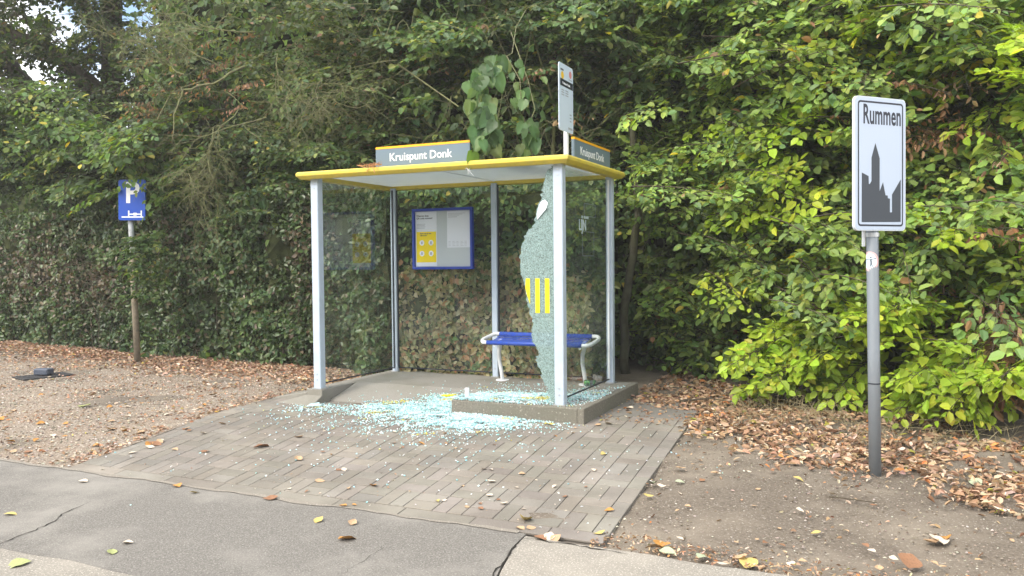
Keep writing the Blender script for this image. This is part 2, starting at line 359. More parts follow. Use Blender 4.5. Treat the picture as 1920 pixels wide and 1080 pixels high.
# ------------------------------------------------------------------ the ground
def ground_mat(name, base, fine, speck, big, fs=160, bump=.5, ss=70, slo=.62, attr=False):
    m = bpy.data.materials.new(name); m.use_nodes = True; n = m.node_tree; b = n.nodes['Principled BSDF']; b.inputs['Roughness'].default_value = .92; b.inputs['Specular IOR Level'].default_value = .2
    t = n.nodes.new('ShaderNodeTexCoord')
    def nz_(s, d=6, ro=.6):
        z = n.nodes.new('ShaderNodeTexNoise'); z.inputs['Scale'].default_value = s; z.inputs['Detail'].default_value = d; z.inputs['Roughness'].default_value = ro; n.links.new(t.outputs['Object'], z.inputs['Vector']); return z
    def ramp(src, lo, hi):
        r = n.nodes.new('ShaderNodeMapRange'); r.inputs['From Min'].default_value = lo; r.inputs['From Max'].default_value = hi; n.links.new(src, r.inputs['Value']); return r.outputs[0]
    def mixc(f, A, B):
        x = n.nodes.new('ShaderNodeMix'); x.data_type = 'RGBA'; n.links.new(f, x.inputs['Factor'])
        for k, v in (('A', A), ('B', B)):
            if isinstance(v, tuple): x.inputs[k].default_value = (*v, 1)
            else: n.links.new(v, x.inputs[k])
        return x.outputs['Result']
    f = nz_(fs, 4, .7); c = mixc(ramp(f.outputs['Fac'], .35, .65), base, fine)
    g = nz_(1.3, 8, .62); c = mixc(ramp(g.outputs['Fac'], .46, .64), c, big)
    s = nz_(ss, 2, .5); c = mixc(ramp(s.outputs['Fac'], slo, slo+.06), c, speck)
    if attr:
        a_ = n.nodes.new('ShaderNodeAttribute'); a_.attribute_name = 'leafcol'; mu = n.nodes.new('ShaderNodeMix'); mu.data_type = 'RGBA'; mu.blend_type = 'MULTIPLY'; mu.inputs['Factor'].default_value = 1
        n.links.new(c, mu.inputs['A']); n.links.new(a_.outputs['Color'], mu.inputs['B']); c = mu.outputs['Result']
    n.links.new(c, b.inputs['Base Color'])
    q = n.nodes.new('ShaderNodeBump'); q.inputs['Strength'].default_value = bump; q.inputs['Distance'].default_value = .006
    n.links.new(f.outputs['Fac'], q.inputs['Height']); n.links.new(q.outputs['Normal'], b.inputs['Normal']); return m
M_dirt = ground_mat('bare_soil', (.185, .155, .122), (.105, .086, .067), (.36, .32, .27), (.215, .182, .142), 55, 1, 75, .63)
M_asph = ground_mat('worn_asphalt', (.195, .183, .164), (.120, .112, .10), (.28, .264, .235), (.245, .230, .204), 95, .6, 120, .58)
M_conc = ground_mat('footway_concrete', (.29, .265, .225), (.20, .185, .16), (.46, .43, .37), (.33, .30, .255), 90, .9, 100, .58)
M_pave = ground_mat('paver_concrete', (.225, .203, .173), (.172, .156, .134), (.31, .285, .248), (.262, .24, .208), 150, .5, 110, .66, attr=True)
M_slab = ground_mat('slab_concrete', (.30, .285, .255), (.235, .225, .20), (.38, .36, .31), (.22, .21, .175), 120, .5, 90, .68)
M_kerb = ground_mat('weathered_concrete', (.24, .22, .185), (.15, .14, .115), (.36, .34, .29), (.17, .165, .13), 60, .9, 50, .64)
M_gravel = ground_mat('gravel', (.28, .23, .18), (.165, .13, .098), (.42, .37, .31), (.225, .17, .125), 75, 1, 55, .56)
M_patch = ground_mat('smooth_mortar', (.175, .165, .148), (.145, .135, .12), (.25, .24, .22), (.20, .188, .168), 90, .4, 80, .7)

def axis(lo, hi, a, b, st, coarse): return np.concatenate([np.arange(lo, a, coarse), np.arange(a, b, st), np.arange(b, hi+coarse, coarse)])
xs = axis(-240, 240, -16, 14, .16, 14); ys = axis(-200, 240, -8, 8, .16, 14)
X, Y = np.meshgrid(xs, ys, indexing='ij'); nA = Noise(1.7, 1); nB = Noise(.5, 2)
P3 = np.stack([X.ravel(), Y.ravel(), 0*X.ravel()], 1)
hedge_front = lambda x: np.interp(x, [-14, -10.5, -5.85, -2.1, -1.0, -.3, 2.3], [4.2, 3.47, 2.64, 2.2, 2.0, 1.60, 1.60])
edge = np.clip((-3.0-P3[:, 1])/.1, 0, 1)
P3[:, 2] = G-.012+(.008*nA(P3)+.004*nB(P3))*(1-edge)-edge*.03-.01*((P3[:, 0] > -.8) & (P3[:, 0] < 4.25) & (P3[:, 1] < 1.6))
P3[:, 2] -= .006*(np.abs(P3[:, 0]) > 14)
nx, ny = len(xs), len(ys); ii = (np.arange(nx-1)[:, None]*ny+np.arange(ny-1)).ravel()
tag(mesh_np('ground', P3, [np.stack([ii, ii+ny, ii+ny+1, ii+1], 1)], M_dirt, smooth=True), kind='structure')
# gravel strip on the left between hedge litter and the asphalt
gx = np.linspace(-16, 0, 80); gv = []; 
left_edge = lambda y: np.interp(y, [-3.05, -.95, .45, 1.6], [.10, -.56, -.68, -.25])
gy = np.linspace(-3.05, 1.9, 40); V = []
nE = Noise(.6, 5)
for y in gy:
    for k in range(80):
        x = -16+(left_edge(y)+.02+16)*k/79; V.append((x, y+.0, G-.001+.006*math.sin(x*3+y*2)*.5))
V = np.array(V); V[:, 2] += .003*nE(V)
ii = (np.arange(39)[:, None]*80+np.arange(79)).ravel()
tag(mesh_np('gravel_path', V, [np.stack([ii, ii+1, ii+81, ii+80], 1)], M_gravel, smooth=True), kind='structure')
# asphalt footpath, its concrete continuation and the lighter strip along the bottom
jx0, jx1 = 3.745, 3.86
n1 = Noise(.35, 8)
def wav(x0, x1, y, k=60, amp=.012, sd=3):
    r = Noise(.5, sd); return [(x, y+amp*float(r(np.array([[x, y, 0]]))[0]), G) for x in np.linspace(x0, x1, k)]
top = wav(-30, jx0, -3.06, 160); bot = wav(-30, jx1+.25, -4.33, 120)[::-1]
mb = MB(); mb.prism(bot[::-1][:0]+[(p[0], p[1], G-.1) for p in (top+[(jx0+.02, -3.3, G), (jx1-.02, -3.6, G), (jx1+.08, -3.95, G)]+bot)][::-1], (0, 0, .1))
tag(mb.build('asphalt_path', M_asph), kind='structure')
top = wav(jx0+.012, 40, -3.14, 160, .02, 9)
mb = MB(); mb.prism([(p[0], p[1], G-.1) for p in (top+[(40, -4.34, G), (jx1+.30, -4.34, G), (jx1+.092, -3.95, G), (jx1-.008, -3.6, G), (jx0+.032, -3.3, G)])][::-1], (0, 0, .1))
tag(mb.build('concrete_path', M_conc), kind='structure')
low = [(p[0], p[1]-.003, G-.1) for p in wav(-30, jx1+.25, -4.33, 120)]+[(40, -4.355, G-.1)]
mb = MB(); mb.prism((low+[(40, -9.5, G-.1), (-30, -9.5, G-.1)])[::-1], (0, 0, .1))
tag(mb.build('cycle_path', M_conc), kind='structure')
# pale sandy seam along the back of the asphalt, cracks
M_sand = ground_mat('sandy_seam', (.29, .26, .22), (.19, .17, .14), (.38, .35, .30), (.24, .215, .18), 140, .6, 90, .6)
tag(mesh_np('path_seam', *(lambda a: (a[0], [a[1]]))((np.array([(x, -3.06+d*(.010+.016*abs(math.sin(x*2.1)+.6*math.sin(x*5.3)+.5*math.sin(x*13.1)))+.010*math.sin(x*7.7)+.004*math.sin(x*31), G+.004) for x in np.linspace(-10, 3.7, 260) for d in (-1, .6)]),
    np.array([(2*i, 2*i+2, 2*i+3, 2*i+1) for i in range(259)]))), M_sand), kind='structure')
M_crack = mat('crack_fill', (.035, .032, .028), 1, spec=0)
def crack(name, pts, w=.006):
    V = []; F = []; q = np.array(pts, float); r = np.random.default_rng(len(pts))
    P = []
    for a_, b_ in zip(q[:-1], q[1:]):
        k = max(2, int(np.linalg.norm(b_-a_)/.03)); P += [a_+(b_-a_)*i/k for i in range(k)]
    P.append(q[-1]); P = np.array(P); P[:, :2] += r.normal(0, .006, (len(P), 2))
    T = np.gradient(P[:, :2], axis=0); T = nrm(T); Nn = np.stack([-T[:, 1], T[:, 0]], 1)
    ww = w*r.uniform(.4, 1.3, len(P))[:, None]*np.minimum(1, .25+np.minimum(np.arange(len(P)), np.arange(len(P))[::-1])/8)[:, None]
    for p, n_, x in zip(P, Nn, ww): V += [(*(p[:2]+n_*x), G+.0035), (*(p[:2]-n_*x), G+.0035)]
    F = [(2*i, 2*i+2, 2*i+3, 2*i+1) for i in range(len(P)-1)]
    return tag(mesh_np(name, np.array(V), [np.array(F)], M_crack), kind='structure')
crack('path_crack', [on_z(-60, 1036), on_z(0, 1020), on_z(60, 998), on_z(100, 980), on_z(120, 962), on_z(150, 950), on_z(172, 940)], .0035)
crack('path_crack', [on_z(640, 1078), on_z(690, 1048), on_z(715, 1030), on_z(722, 1018)], .0012)
crack('path_crack', [on_z(976, 1011), on_z(962, 1030), on_z(952, 1048), on_z(930, 1072), on_z(915, 1100)], .0045)
crack('path_crack', [on_z(976, 1011), on_z(1000, 1012), on_z(1040, 1018), on_z(1100, 1026), on_z(1135, 1032), on_z(1180, 1040)], .005)

# ------------------------------------------------------------------ paved apron: each paver a bevelled block (one paving)
def prect(y0, y1, u0, u1):                     # u = 0..1 between the fanned side edges
    lx = lambda y, u: left_edge2(y)+(right_edge2(y)-left_edge2(y))*u
    return [(lx(y0, u0), y0), (lx(y0, u1), y0), (lx(y1, u1), y1), (lx(y1, u0), y1)]
left_edge2 = lambda y: np.interp(y, [-3.05, -.95, .5, 1.7], [.10, -.56, -.72, -.80])
right_edge2 = lambda y: np.interp(y, [-3.1, .5, 1.7], [4.18, 3.86, 3.76])
PV = []; PF = []; PC = []
prn = np.random.default_rng(3); pn = Noise(1.1, 6)
def paver(q):
    q = np.array(q); c = q.mean(0)
    if c[0] > -.1 and c[0] < 2.95 and c[1] > .13: return
    if c[1] > .42 and c[0] > 3: return
    g = .0025; b = .005; z = G+prn.normal(0, .0006)+.0008*float(pn(np.array([[c[0], c[1], 0]]))[0]); tx, ty = prn.normal(0, .0022, 2)
    def ins(dx, dy):
        o = []
        for i in range(4):
            p = q[i]; a_ = nrm(q[(i+1) % 4]-p); b_ = nrm(q[i-1]-p); o.append(p+(a_*dx+b_*dy if i % 2 == 0 else a_*dy+b_*dx))
        return np.array(o)
    lo, hi = ins(.0021, .0062), ins(.0021+.002, .0062+.003); zz = lambda p: z+(p[0]-c[0])*tx+(p[1]-c[1])*ty
    k = len(PV)
    for p in lo: PV.append((p[0], p[1], G-.05))
    for p in lo: PV.append((p[0], p[1], zz(p)-.003))
    for p in hi: PV.append((p[0], p[1], zz(p)))
    for i in range(4):
        j = (i+1) % 4; PF.append((k+i, k+j, k+4+j, k+4+i)); PF.append((k+4+i, k+4+j, k+8+j, k+8+i))
    PF.append((k+8, k+9, k+10, k+11))
    v = prn.uniform(.89, 1.09); PC.extend([(v*prn.uniform(.97, 1.03), v, v*prn.uniform(.96, 1.03))]*12)
NC = 20; H = .154
for cidx in range(NC):
    u0, u1 = cidx/(NC+.5), (cidx+1)/(NC+.5); um = (u0+u1)/2
    y = -2.90-(cidx % 2)*0; k = cidx % 2
    while y < 1.5:
        if k % 2 == 0:
            paver(prect(y, y+H, u0, u1)); paver(prect(y+H, y+2*H, u0, u1))
        else:
            paver(prect(y, y+2*H, u0, um)); paver(prect(y, y+2*H, um, u1))
        y += 2*H; k += 1
y = -2.90
while y < .45: paver(prect(y, y+.305, NC/(NC+.5), 1)); y += .305
x = 0
while x < 1: paver(prect(-3.05, -2.90, x, min(1, x+.115))); x += .115
tag(mesh_np('paving', np.array(PV), [np.array(PF)], M_pave, colors=np.array(PC)), kind='structure')
M_joint = ground_mat('joint_sand', (.10, .088, .07), (.075, .065, .052), (.16, .14, .11), (.11, .095, .07), 90, .6, 60, .66)
ye = np.linspace(-3.055, 1.6, 24)
tag(mesh_np('paving_bed', np.array([(f(y), y, G-.0075) for y in ye for f in (left_edge2, right_edge2)]), [np.array([(2*i, 2*i+1, 2*i+3, 2*i+2) for i in range(23)])], M_joint), kind='structure')
mb = MB(); mb.prism([(2.97, .10, G-.05), (3.25, .42, G-.05), (3.87, .44, G-.05), (3.80, 1.0, G-.05), (3.2, 1.75, G-.05), (2.97, 1.8, G-.05)], (0, 0, .053))
tag(mb.build('mortar_patch', M_patch), kind='structure')

# ------------------------------------------------------------------ the shelter's concrete slab with its ramp and kerb
SLv = MB()
SLv.box(-.13, 2.95, .55, 1.62, G-.08, 0)                          # back field
SLv.box(1.66, 2.95, .02, .55, G-.08, 0)                         # raised right field
SLv.box(-.13, .075, -.06, .55, G-.08, .0)                        # block under the left post
SLv.prism([(.075, .55, G-.08), (.075, .07, G-.08), (.075, .07, G+.015), (.075, .55, 0)], (1.585, 0, 0))     # ramp
SLv.add([(-.131, -.061, -.06), (.076, -.061, -.06), (.10, -.27, G+.003), (-.40, -.20, G+.003), (-.131, -.061, G-.1), (.076, -.061, G-.1), (.10, -.27, G-.1), (-.40, -.20, G-.1)], [(0, 3, 2, 1), (4, 5, 6, 7), (0, 1, 5, 4), (1, 2, 6, 5), (2, 3, 7, 6), (3, 0, 4, 7)])
SLv.add([(-.131, -.06, -.035), (-.131, 1.60, -.012), (-.62, 1.30, G+.004), (-.66, .05, G+.004), (-.131, -.06, G-.1), (-.131, 1.6, G-.1), (-.62, 1.3, G-.1), (-.66, .05, G-.1)], [(0, 1, 2, 3), (4, 7, 6, 5), (0, 3, 7, 4), (3, 2, 6, 7), (2, 1, 5, 6)])
o = tag(bevel(SLv.build('slab', M_slab), .008), kind='structure')
K = MB(); K.box(1.655, 2.955, -.115, .018, G-.08, .002); o = tag(bevel(K.build('kerb', M_kerb), .012), kind='structure')
K = MB(); K.box(2.952, 3.02, -.117, 1.63, G-.08, .003); o = tag(bevel(K.build('kerb', M_kerb), .012), kind='structure')

# ------------------------------------------------------------------ bus shelter
W, D, PH = 2.752, 1.492, 2.25
sh = empty('bus_shelter', (W/2, D/2, 0), 'glass bus shelter with yellow roof edge and one shattered front pane', 'bus shelter')
def post(x, y, s, z1=2.235):
    mb = MB(); mb.box(x-s/2, x+s/2, y-s/2, y+s/2, .006, z1, .007)
    p = mb.build('post', M_post, sh)
    f = MB(); f.box(x-s/2-.012, x+s/2+.012, y-s/2-.012, y+s/2+.012, .0, .012); bpart(f, 'base_plate', M_alu, p)
    return p
for x, y, s in ((0, 0, .092), (W, 0, .092), (0, D, .07), (1.367, D, .07), (W, D, .075)): post(x, y, s)
# roof: yellow rim with a chamfered underside, glossy translucent panel inside
def rim(x0, x1, y0, y1):
    sec = [(0, .045), (-.0, .03), (.01, .075), (.09, .078), (.09, .0), (.05, .0)]     # (inward, height above 2.215)
    sec = [(.0, .032), (.0, .058), (.014, .075), (.11, .075), (.11, .004), (.035, .0)]
    cs = [(x0, y0, 1, 1), (x1, y0, -1, 1), (x1, y1, -1, -1), (x0, y1, 1, -1)]; mb = MB(); k = len(sec)
    vs = [(cx+sx*a_, cy+sy*a_, 2.215+h) for cx, cy, sx, sy in cs for a_, h in sec]
    mb.add(vs, [(i*k+j, ((i+1) % 4)*k+j, ((i+1) % 4)*k+(j+1) % k, i*k+(j+1) % k) for i in range(4) for j in range(k)])
    return mb
RX0, RX1, RY0, RY1 = -.155, 2.895, -.15, 1.60
rf = bevel(rim(RX0, RX1, RY0, RY1).build('roof_rim', M_yellow, sh), .004)
M_ceiling = mat('ceiling_panel', (.33, .35, .345), .10, spec=.7, noise=(5, (.44, .46, .46), .4, .7))
n_ = M_ceiling.node_tree; tl_ = n_.nodes.new('ShaderNodeBsdfTranslucent'); tl_.inputs['Color'].default_value = (.75, .8, .8, 1); x_ = n_.nodes.new('ShaderNodeMixShader'); x_.inputs[0].default_value = .45
n_.links.new(n_.nodes['Principled BSDF'].outputs[0], x_.inputs[1]); n_.links.new(tl_.outputs[0], x_.inputs[2]); n_.links.new(x_.outputs[0], n_.nodes['Material Output'].inputs['Surface'])
mb = MB(); mb.box(RX0+.112, RX1-.112, RY0+.112, RY1-.112, 2.262, 2.268)
cp = mb.build('roof_panel', M_ceiling, sh)
mb = MB(); mb.box(1.362, 1.372, RY0+.113, RY1-.113, 2.256, 2.2615); bpart(mb, 'panel_seam', M_alu, cp)
# seals and bolts
for x0_, x1_, y0_, y1_ in ((-.009, .009, .0465, .058), (-.009, .009, D-.047, D-.0355), (W-.009, W+.009, .0465, .058), (.0355, .047, D-.009, D+.009), (1.318, 1.3315, D-.009, D+.009), (1.4025, 1.416, D-.009, D+.009), (W-.051, W-.038, D-.009, D+.009)):
    mb = MB(); mb.box(x0_, x1_, y0_, y1_, .058, 2.212); mb.build('rubber_seal', M_dark, sh)
for x_b, y_b, s_b in ((0, 0, .046), (W, 0, .046), (1.367, D, .035), (0, D, .035)):
    for z_b in (.10, .16, 2.12, 2.17):
        mb = MB(); mb.tube([(x_b, y_b-s_b-.004, z_b), (x_b, y_b-s_b+.001, z_b)], .008, 8); mb.build('bolt_head', M_alu, sh)
# glass
def pane(x0, x1, y0, y1, z0, z1, name='glass_pane'):
    mb = MB(); mb.box(x0, x1, y0, y1, z0, z1); return mb.build(name, M_glass, sh)
pl = pane(-.004, .004, .048, D-.037, .06, 2.21)
pr = pane(W-.004, W+.004, .048, D-.040, .05, 2.21)
pb = pane(.037, 1.330, D-.004, D+.004, .055, 2.21)
pc = pane(1.404, W-.04, D-.004, D+.004, .055, 2.21)
for q in (pb, pc): q.data.materials[0] = M_glass2
for p_, (x0, x1, y0, y1) in ((pl, (-.007, .007, .048, D-.037)), (pr, (W-.007, W+.007, .048, D-.04)), (pb, (.037, 1.33, D-.007, D+.007)), (pc, (1.404, W-.04, D-.007, D+.007))):
    mb = MB(); mb.box(x0, x1, y0, y1, .045, .057); bpart(mb, 'bottom_edge', M_dark, p_)
mb = MB(); mb.box(W-.010, W+.010, D-.075, D-.052, .05, 2.2); mb.build('glazing_strip', M_white, sh)
mb = MB(); mb.box(1.752, 1.790, -.012, .012, .003, .105); mb.build('glass_clamp', M_white, sh)
# markings on the right-hand pane (seen from outside, +x face)
ux, uy, ox = (0, 1, 0), (0, 0, 1), W+.0052
M_etch = mat('pale_film', (.50, .60, .60), .5)
M_film = mat('thin_line_film', (.20, .25, .24), .5)
text_obj('lettering', 'LIJN', .150, M_etch, (ox, .50, 1.635), ux, uy, pr, bold=.003, xs=.86, spacing=.93)
text_obj('lettering', 'DE  VLAAMSE', .036, M_etch, (ox, .575, 1.752), ux, uy, pr, bold=.001, xs=1.0)
def outline(y0, z0, y1, z1, t=.005):
    mb = MB()
    for a_, b_, c_, d_ in ((y0, y1, z0, z0+t), (y0, y1, z1-t, z1), (y0, y0+t, z0, z1), (y1-t, y1, z0, z1)): mb.box(ox, ox+.0006, a_, b_, c_, d_)
    bpart(mb, 'outline_marking', M_film, pr)
outline(.60, 1.38, .945, 1.625); outline(.655, 1.775, 1.0, 1.905)

# the crazed remains of the front pane
SH = [(1037, 308), (1024, 322), (1018, 348), (1015, 370), (1009, 386), (1003, 418), (989, 433), (981, 452), (977, 470), (974, 492), (979, 515), (984, 545), (990, 572), (996, 592), (998, 618), (1000, 640),
      (1008, 655), (1011, 662), (1006, 672), (1007, 684), (1013, 695), (1018, 712), (1025, 728), (1029, 744)]
rr = np.random.default_rng(2); PTS = []
for (a1, b1), (a2, b2) in zip(SH[:-1], SH[1:]):
    for k in range(5):
        q = on_y(a1+(a2-a1)*k/5+rr.normal(0, 1.7), b1+(b2-b1)*k/5+rr.normal(0, .6), 0); PTS.append((q[0], -.004, min(q[2], 2.21)))
PTS.append((2.655, -.004, .03)); PTS += [(W-.048, -.004, .006), (W-.048, -.004, 2.21)]
mb = MB(); mb.prism(PTS, (0, .008, 0)); shard = mb.build('shattered_pane', M_crackle, sh)
shard['label'] = 'crazed remnant of the front glass'
M_bent = mat('bent_film', (.70, .78, .80), .3, bump=.6, bscale=70)
q = [on_y(*p, -.012) for p in ((1022, 374), (1027, 380), (1024, 392), (1012, 406), (1007, 412), (1006, 402), (1011, 384), (1015, 377))]
mb = MB(); mb.prism([(p[0], -.013+.006*math.sin(i*2), p[2]) for i, p in enumerate(q)], (0, .003, 0)); bpart(mb, 'torn_film', M_bent, shard)
def stripe(p):
    mb = MB(); mb.prism([(a_, -.0062, b_) for a_, b_ in p], (0, .0012, 0)); bpart(mb, 'yellow_stripe', M_stripe, shard)
M_stripe = mat('stripe_yellow', (.85, .70, .0), .4, bump=.7, bscale=110)
SXs = (2.505, 2.603)
for xx in SXs: stripe([(xx, .85), (xx+.045, .85), (xx+.045, 1.173), (xx, 1.173)])
stripe([(2.452, .93), (2.452, 1.173), (2.41, 1.173), (2.405, 1.08), (2.42, 1.02)])

# poster case on the back glass
pcs = MB(); x0, x1, z0, z1, t = .285, 1.10, 1.250, 1.975, .032
y0, y1 = 1.435, 1.486
pcs.box(x0, x1, y0, y1, z0, z0+t); pcs.box(x0, x1, y0, y1, z1-t, z1); pcs.box(x0, x0+t, y0, y1, z0+t, z1-t); pcs.box(x1-t, x1, y0, y1, z0+t, z1-t)
case = pcs.build('poster_case', M_blue, sh); bevel(case, .004)
mb = MB(); mb.box(x0+t, x1-t, 1.462, 1.484, z0+t, z1-t); bpart(mb, 'backing_board', M_backing, case)
mb = MB(); mb.box(.325, .615, 1.459, 1.4612, 1.288, 1.94); po = bpart(mb, 'poster', M_paper, case)
mb = MB(); mb.box(.755, 1.058, 1.4585, 1.4612, 1.505, 1.935); no = bpart(mb, 'timetable', M_paper, case)
mb = MB(); mb.box(.335, .605, 1.4575, 1.4585, 1.335, 1.700); ye_ = bpart(mb, 'yellow_panel', M_posteryel, case)
EX, EZ = (1, 0, 0), (0, 0, 1)
text_obj('heading', 'Waarom deze\nQR-code scannen?', .029, M_ink, (.338, 1.4582, 1.880), EX, EZ, case, bold=.0008, xs=1.0)
text_obj('heading', 'Hoe scan je een\nQR-code?', .024, M_ink, (.385, 1.4568, 1.672), EX, EZ, case, bold=.0005)
mb = MB()
for i in range(4): mb.box(.34, .46-.01*(i % 2), 1.4578, 1.4585, 1.788-i*.016, 1.794-i*.016)
for i in range(3): mb.box(.77, 1.00-.04*i, 1.4575, 1.4583, 1.905-i*.013, 1.909-i*.013)
mb.box(.77, .89, 1.4573, 1.4583, 1.862, 1.869)
for i in range(4):
    for j in range(5): mb.box(.77+j*.054, .77+j*.054+.03+.012*((i*j) % 2), 1.4575, 1.4583, 1.575-i*.016, 1.579-i*.016)
bpart(mb, 'small_print', M_inkmid, case)
disc = MB(); ic = MB()
for cx in (.410, .535):
    for cz in (1.568, 1.440):
        disc = MB(); ic = MB(); disc.prism([(cx+.033*math.cos(q), 1.4572, cz+.033*math.sin(q)) for q in np.linspace(0, 6.2832, 25)[:-1]], (0, -.0008, 0))
        ic.box(cx-.013, cx+.011, 1.4556, 1.4563, cz-.018, cz+.016); bpart(disc, 'white_disc', M_white, case); bpart(ic, 'pictogram', M_inkmid, case)

# name boards on the roof
def name_board(o_, ux, L_, h, nm):
    ux = np.array(ux, float); n_ = np.cross(ux, (0, 0, 1)); o_ = np.array(o_, float)
    mb = MB(); mb.obox(o_-n_*.03, ux*L_, n_*.03, (0, 0, h-.022)); b = mb.build('name_board', M_grey_board, sh)
    mb = MB(); mb.obox(o_-n_*.032+np.array((0, 0, h-.0215)), ux*L_, n_*.034, (0, 0, .022)); bpart(mb, 'orange_edge', M_orange, b)
    text_obj('lettering', 'Kruispunt Donk', .114, M_white, o_+n_*.0008+ux*.16+np.array((0, 0, .050)), ux, (0, 0, 1), b, bold=.0012, xs=.97 if L_ > 1.08 else .96)
    for t_ in (.12, .88):
        mb = MB(); mb.obox(o_-n_*.022+ux*L_*t_+np.array((0, 0, -.04)), ux*.03, n_*.012, (0, 0, .06)); bpart(mb, 'bracket', M_alu, b)
    return b
name_board((.765, -.02, 2.305), (1, 0, 0), 1.075, .198, 'front')
name_board((W+.02, .352, 2.318), (0, 1, 0), 1.095, .200, 'side')

# stop flag on its pole at the roof corner
fl = empty('bus_stop_flag', (W, .21, 2.29), 'tall narrow white stop panel on a short pole at the roof corner', 'bus stop sign')
mb = MB(); mb.box(W-.028, W+.008, .188, .232, 2.275, 3.0, .004); mb.build('pole', M_white, fl)
mb = MB(); rad = .03; ring = []
for cx, cz, a0 in ((.335-rad, 3.152-rad, 0), (-.032+rad, 3.152-rad, 90), (-.032+rad, 2.535+rad, 180), (.335-rad, 2.535+rad, 270)):
    for k in range(6): q = R(a0+k*18); ring.append((W+.010, cx+rad*math.cos(q), cz+rad*math.sin(q)))
mb.prism(ring, (.006, 0, 0)); M_flagw = mat('flag_white', (.60, .70, .80), .4); pan = mb.build('panel', M_flagw, fl)
fx = W+.0168
def fbox(y0, y1, z0, z1, m, nm='marking', x=0):
    mb = MB(); mb.box(fx+x, fx+x+.0008, y0, y1, z0, z1); return bpart(mb, nm, m, pan)
M_amber = mat('amber', (.85, .55, .02), .5)
fbox(.0, .325, 2.945, 3.010, M_dark, 'black_band'); text_obj('lettering', 'Kruispunt Donk', .030, M_white, (fx+.0010, .055, 2.966), ux, uy, pan, bold=.001)
fbox(.01, .085, 3.085, 3.102, M_ink); mb = MB(); mb.prism([(fx, .058+.034*math.cos(q), 3.044+.034*math.sin(q)) for q in np.linspace(0, 6.2832, 17)[:-1]], (.0008, 0, 0)); bpart(mb, 'amber_mark', M_amber, pan)
mb = MB(); mb.prism([(fx, .262+.034*math.cos(q), 3.082+.034*math.sin(q)) for q in np.linspace(0, 6.2832, 17)[:-1]], (.0008, 0, 0)); bpart(mb, 'red_mark', M_red, pan)
mb = MB()
for i in range(3): mb.box(fx, fx+.0008, .03, .10, 2.905-i*.022, 2.915-i*.022); mb.box(fx, fx+.0008, .13, .205, 2.908-i*.022, 2.918-i*.022); mb.box(fx, fx+.0008, .24, .285, 2.70-i*.03, 2.712-i*.03)
mb.box(fx, fx+.0008, .22, .31, 3.028, 3.036); mb.box(fx, fx+.0008, .2, .31, 2.565, 2.585); bpart(mb, 'small_print', M_inkmid, pan)

# ------------------------------------------------------------------ bench
be = empty('bench', (2.06, 1.12, 0), 'blue slatted bench with white tube ends inside the shelter', 'bench')
yf, yb, zf, zb = .97, 1.30, .452, .520
xl, xr = 1.50, 2.60
for sx, xe, xi in ((-1, xl-.06, xl+.02), (1, xr+.09, xr)):
    pts = [(xi, yf, zf)]
    for q in np.linspace(-90, 90, 11):
        t = R(q); pts.append((xe-sx*.05+sx*.06*math.cos(t)+sx*.01, (yf+yb)/2+(yb-yf)/2*np.sign(math.sin(t))*abs(math.sin(t))**.6, (zf+zb)/2+(zb-zf)/2*math.sin(t)))
    pts.append((xi, yb, zb)); mb = MB(); mb.tube(pts, .021, 12); mb.build('end_hoop', M_white, be, smooth=True)
mb = MB(); mb.tube([(xl+.01, yf, zf), (xr+.01, yf, zf)], .024, 14); mb.build('front_rail', M_bench, be, smooth=True)
mb = MB(); mb.tube([(xl+.01, yb, zb), (xr+.01, yb, zb)], .024, 14); mb.build('back_rail', M_bench, be, smooth=True)
mb = MB()
for k in range(7):
    t = (k+.6)/7.2; y = yf+(yb-yf)*t; z = zf+(zb-zf)*t-.018*math.sin(math.pi*t); mb.box(xl+.02, xr-.0, y-.017, y+.017, z-.004, z+.006)
mb.build('seat', M_bench, be)
for x in (xl+.035, xr-.075):
    mb = MB(); mb.tube([(x+.02, 1.28-.02, .008), (x-.0, 1.27, .12), (x-.012, 1.25, .23), (x+.005, 1.21, .33), (x+.05, 1.15, .42), (x+.06, 1.12, .466)], .022, 12)
    lg = mb.build('leg', M_white, be, smooth=True)
    mb = MB(); mb.tube([(x+.02, 1.26, .0), (x+.02, 1.26, .010)], .075, 20); bpart(mb, 'foot_plate', M_white, lg)
    mb = MB(); mb.tube([(x+.06, yf, zf-.03), (x+.06, yb, zb-.03)], .014, 8); mb.build('cross_bar', M_white, be, smooth=True)

# ------------------------------------------------------------------ drinks cans and cup by the rear post
def can(name, label, loc, rz, body, top, stripes=None, r=.033, L_=.118, crush=0):
    c = empty(name, loc, label, 'drink can'); d = np.array([math.cos(rz), math.sin(rz), 0]); o_ = np.array(loc)+np.array([0, 0, r])
    A_ = o_-d*L_/2; mb = MB(); ts = [0, .04, .10, .3, .5, .7, .90, .96, 1]; rs = [.8, .86, 1, 1-crush, 1-crush*1.6, 1-crush*.6, 1, .86, .8]
    mb.tube([A_+d*L_*t+np.array([0, 0, -r*(1-min(1, q))*.6]) for t, q in zip(ts, rs)], [r*q for q in rs], 16); mb.build('body', body, c, smooth=True)
    mb = MB(); mb.tube([A_-d*.002, A_+d*.003], r*.80, 16); e_ = mb.build('lid', top, c)
    mb = MB(); mb.tube([A_-d*.0035+np.array((0, 0, .006)), A_-d*.0022+np.array((0, 0, .006))], r*.3, 10); bpart(mb, 'opening', M_dark, e_)
    if stripes:
        mb = MB(); mb.tube([A_+d*L_*.55, A_+d*L_*.80], r*1.012, 16, cap=False); mb.build('label_band', stripes, c, smooth=True)
M_cang = mat('can_green', (.02, .13, .05), .3, metal=.5, noise=(40, (.10, .3, .08), .55, .6)); M_cant = mat('can_gold', (.5, .42, .08), .3, metal=.6)
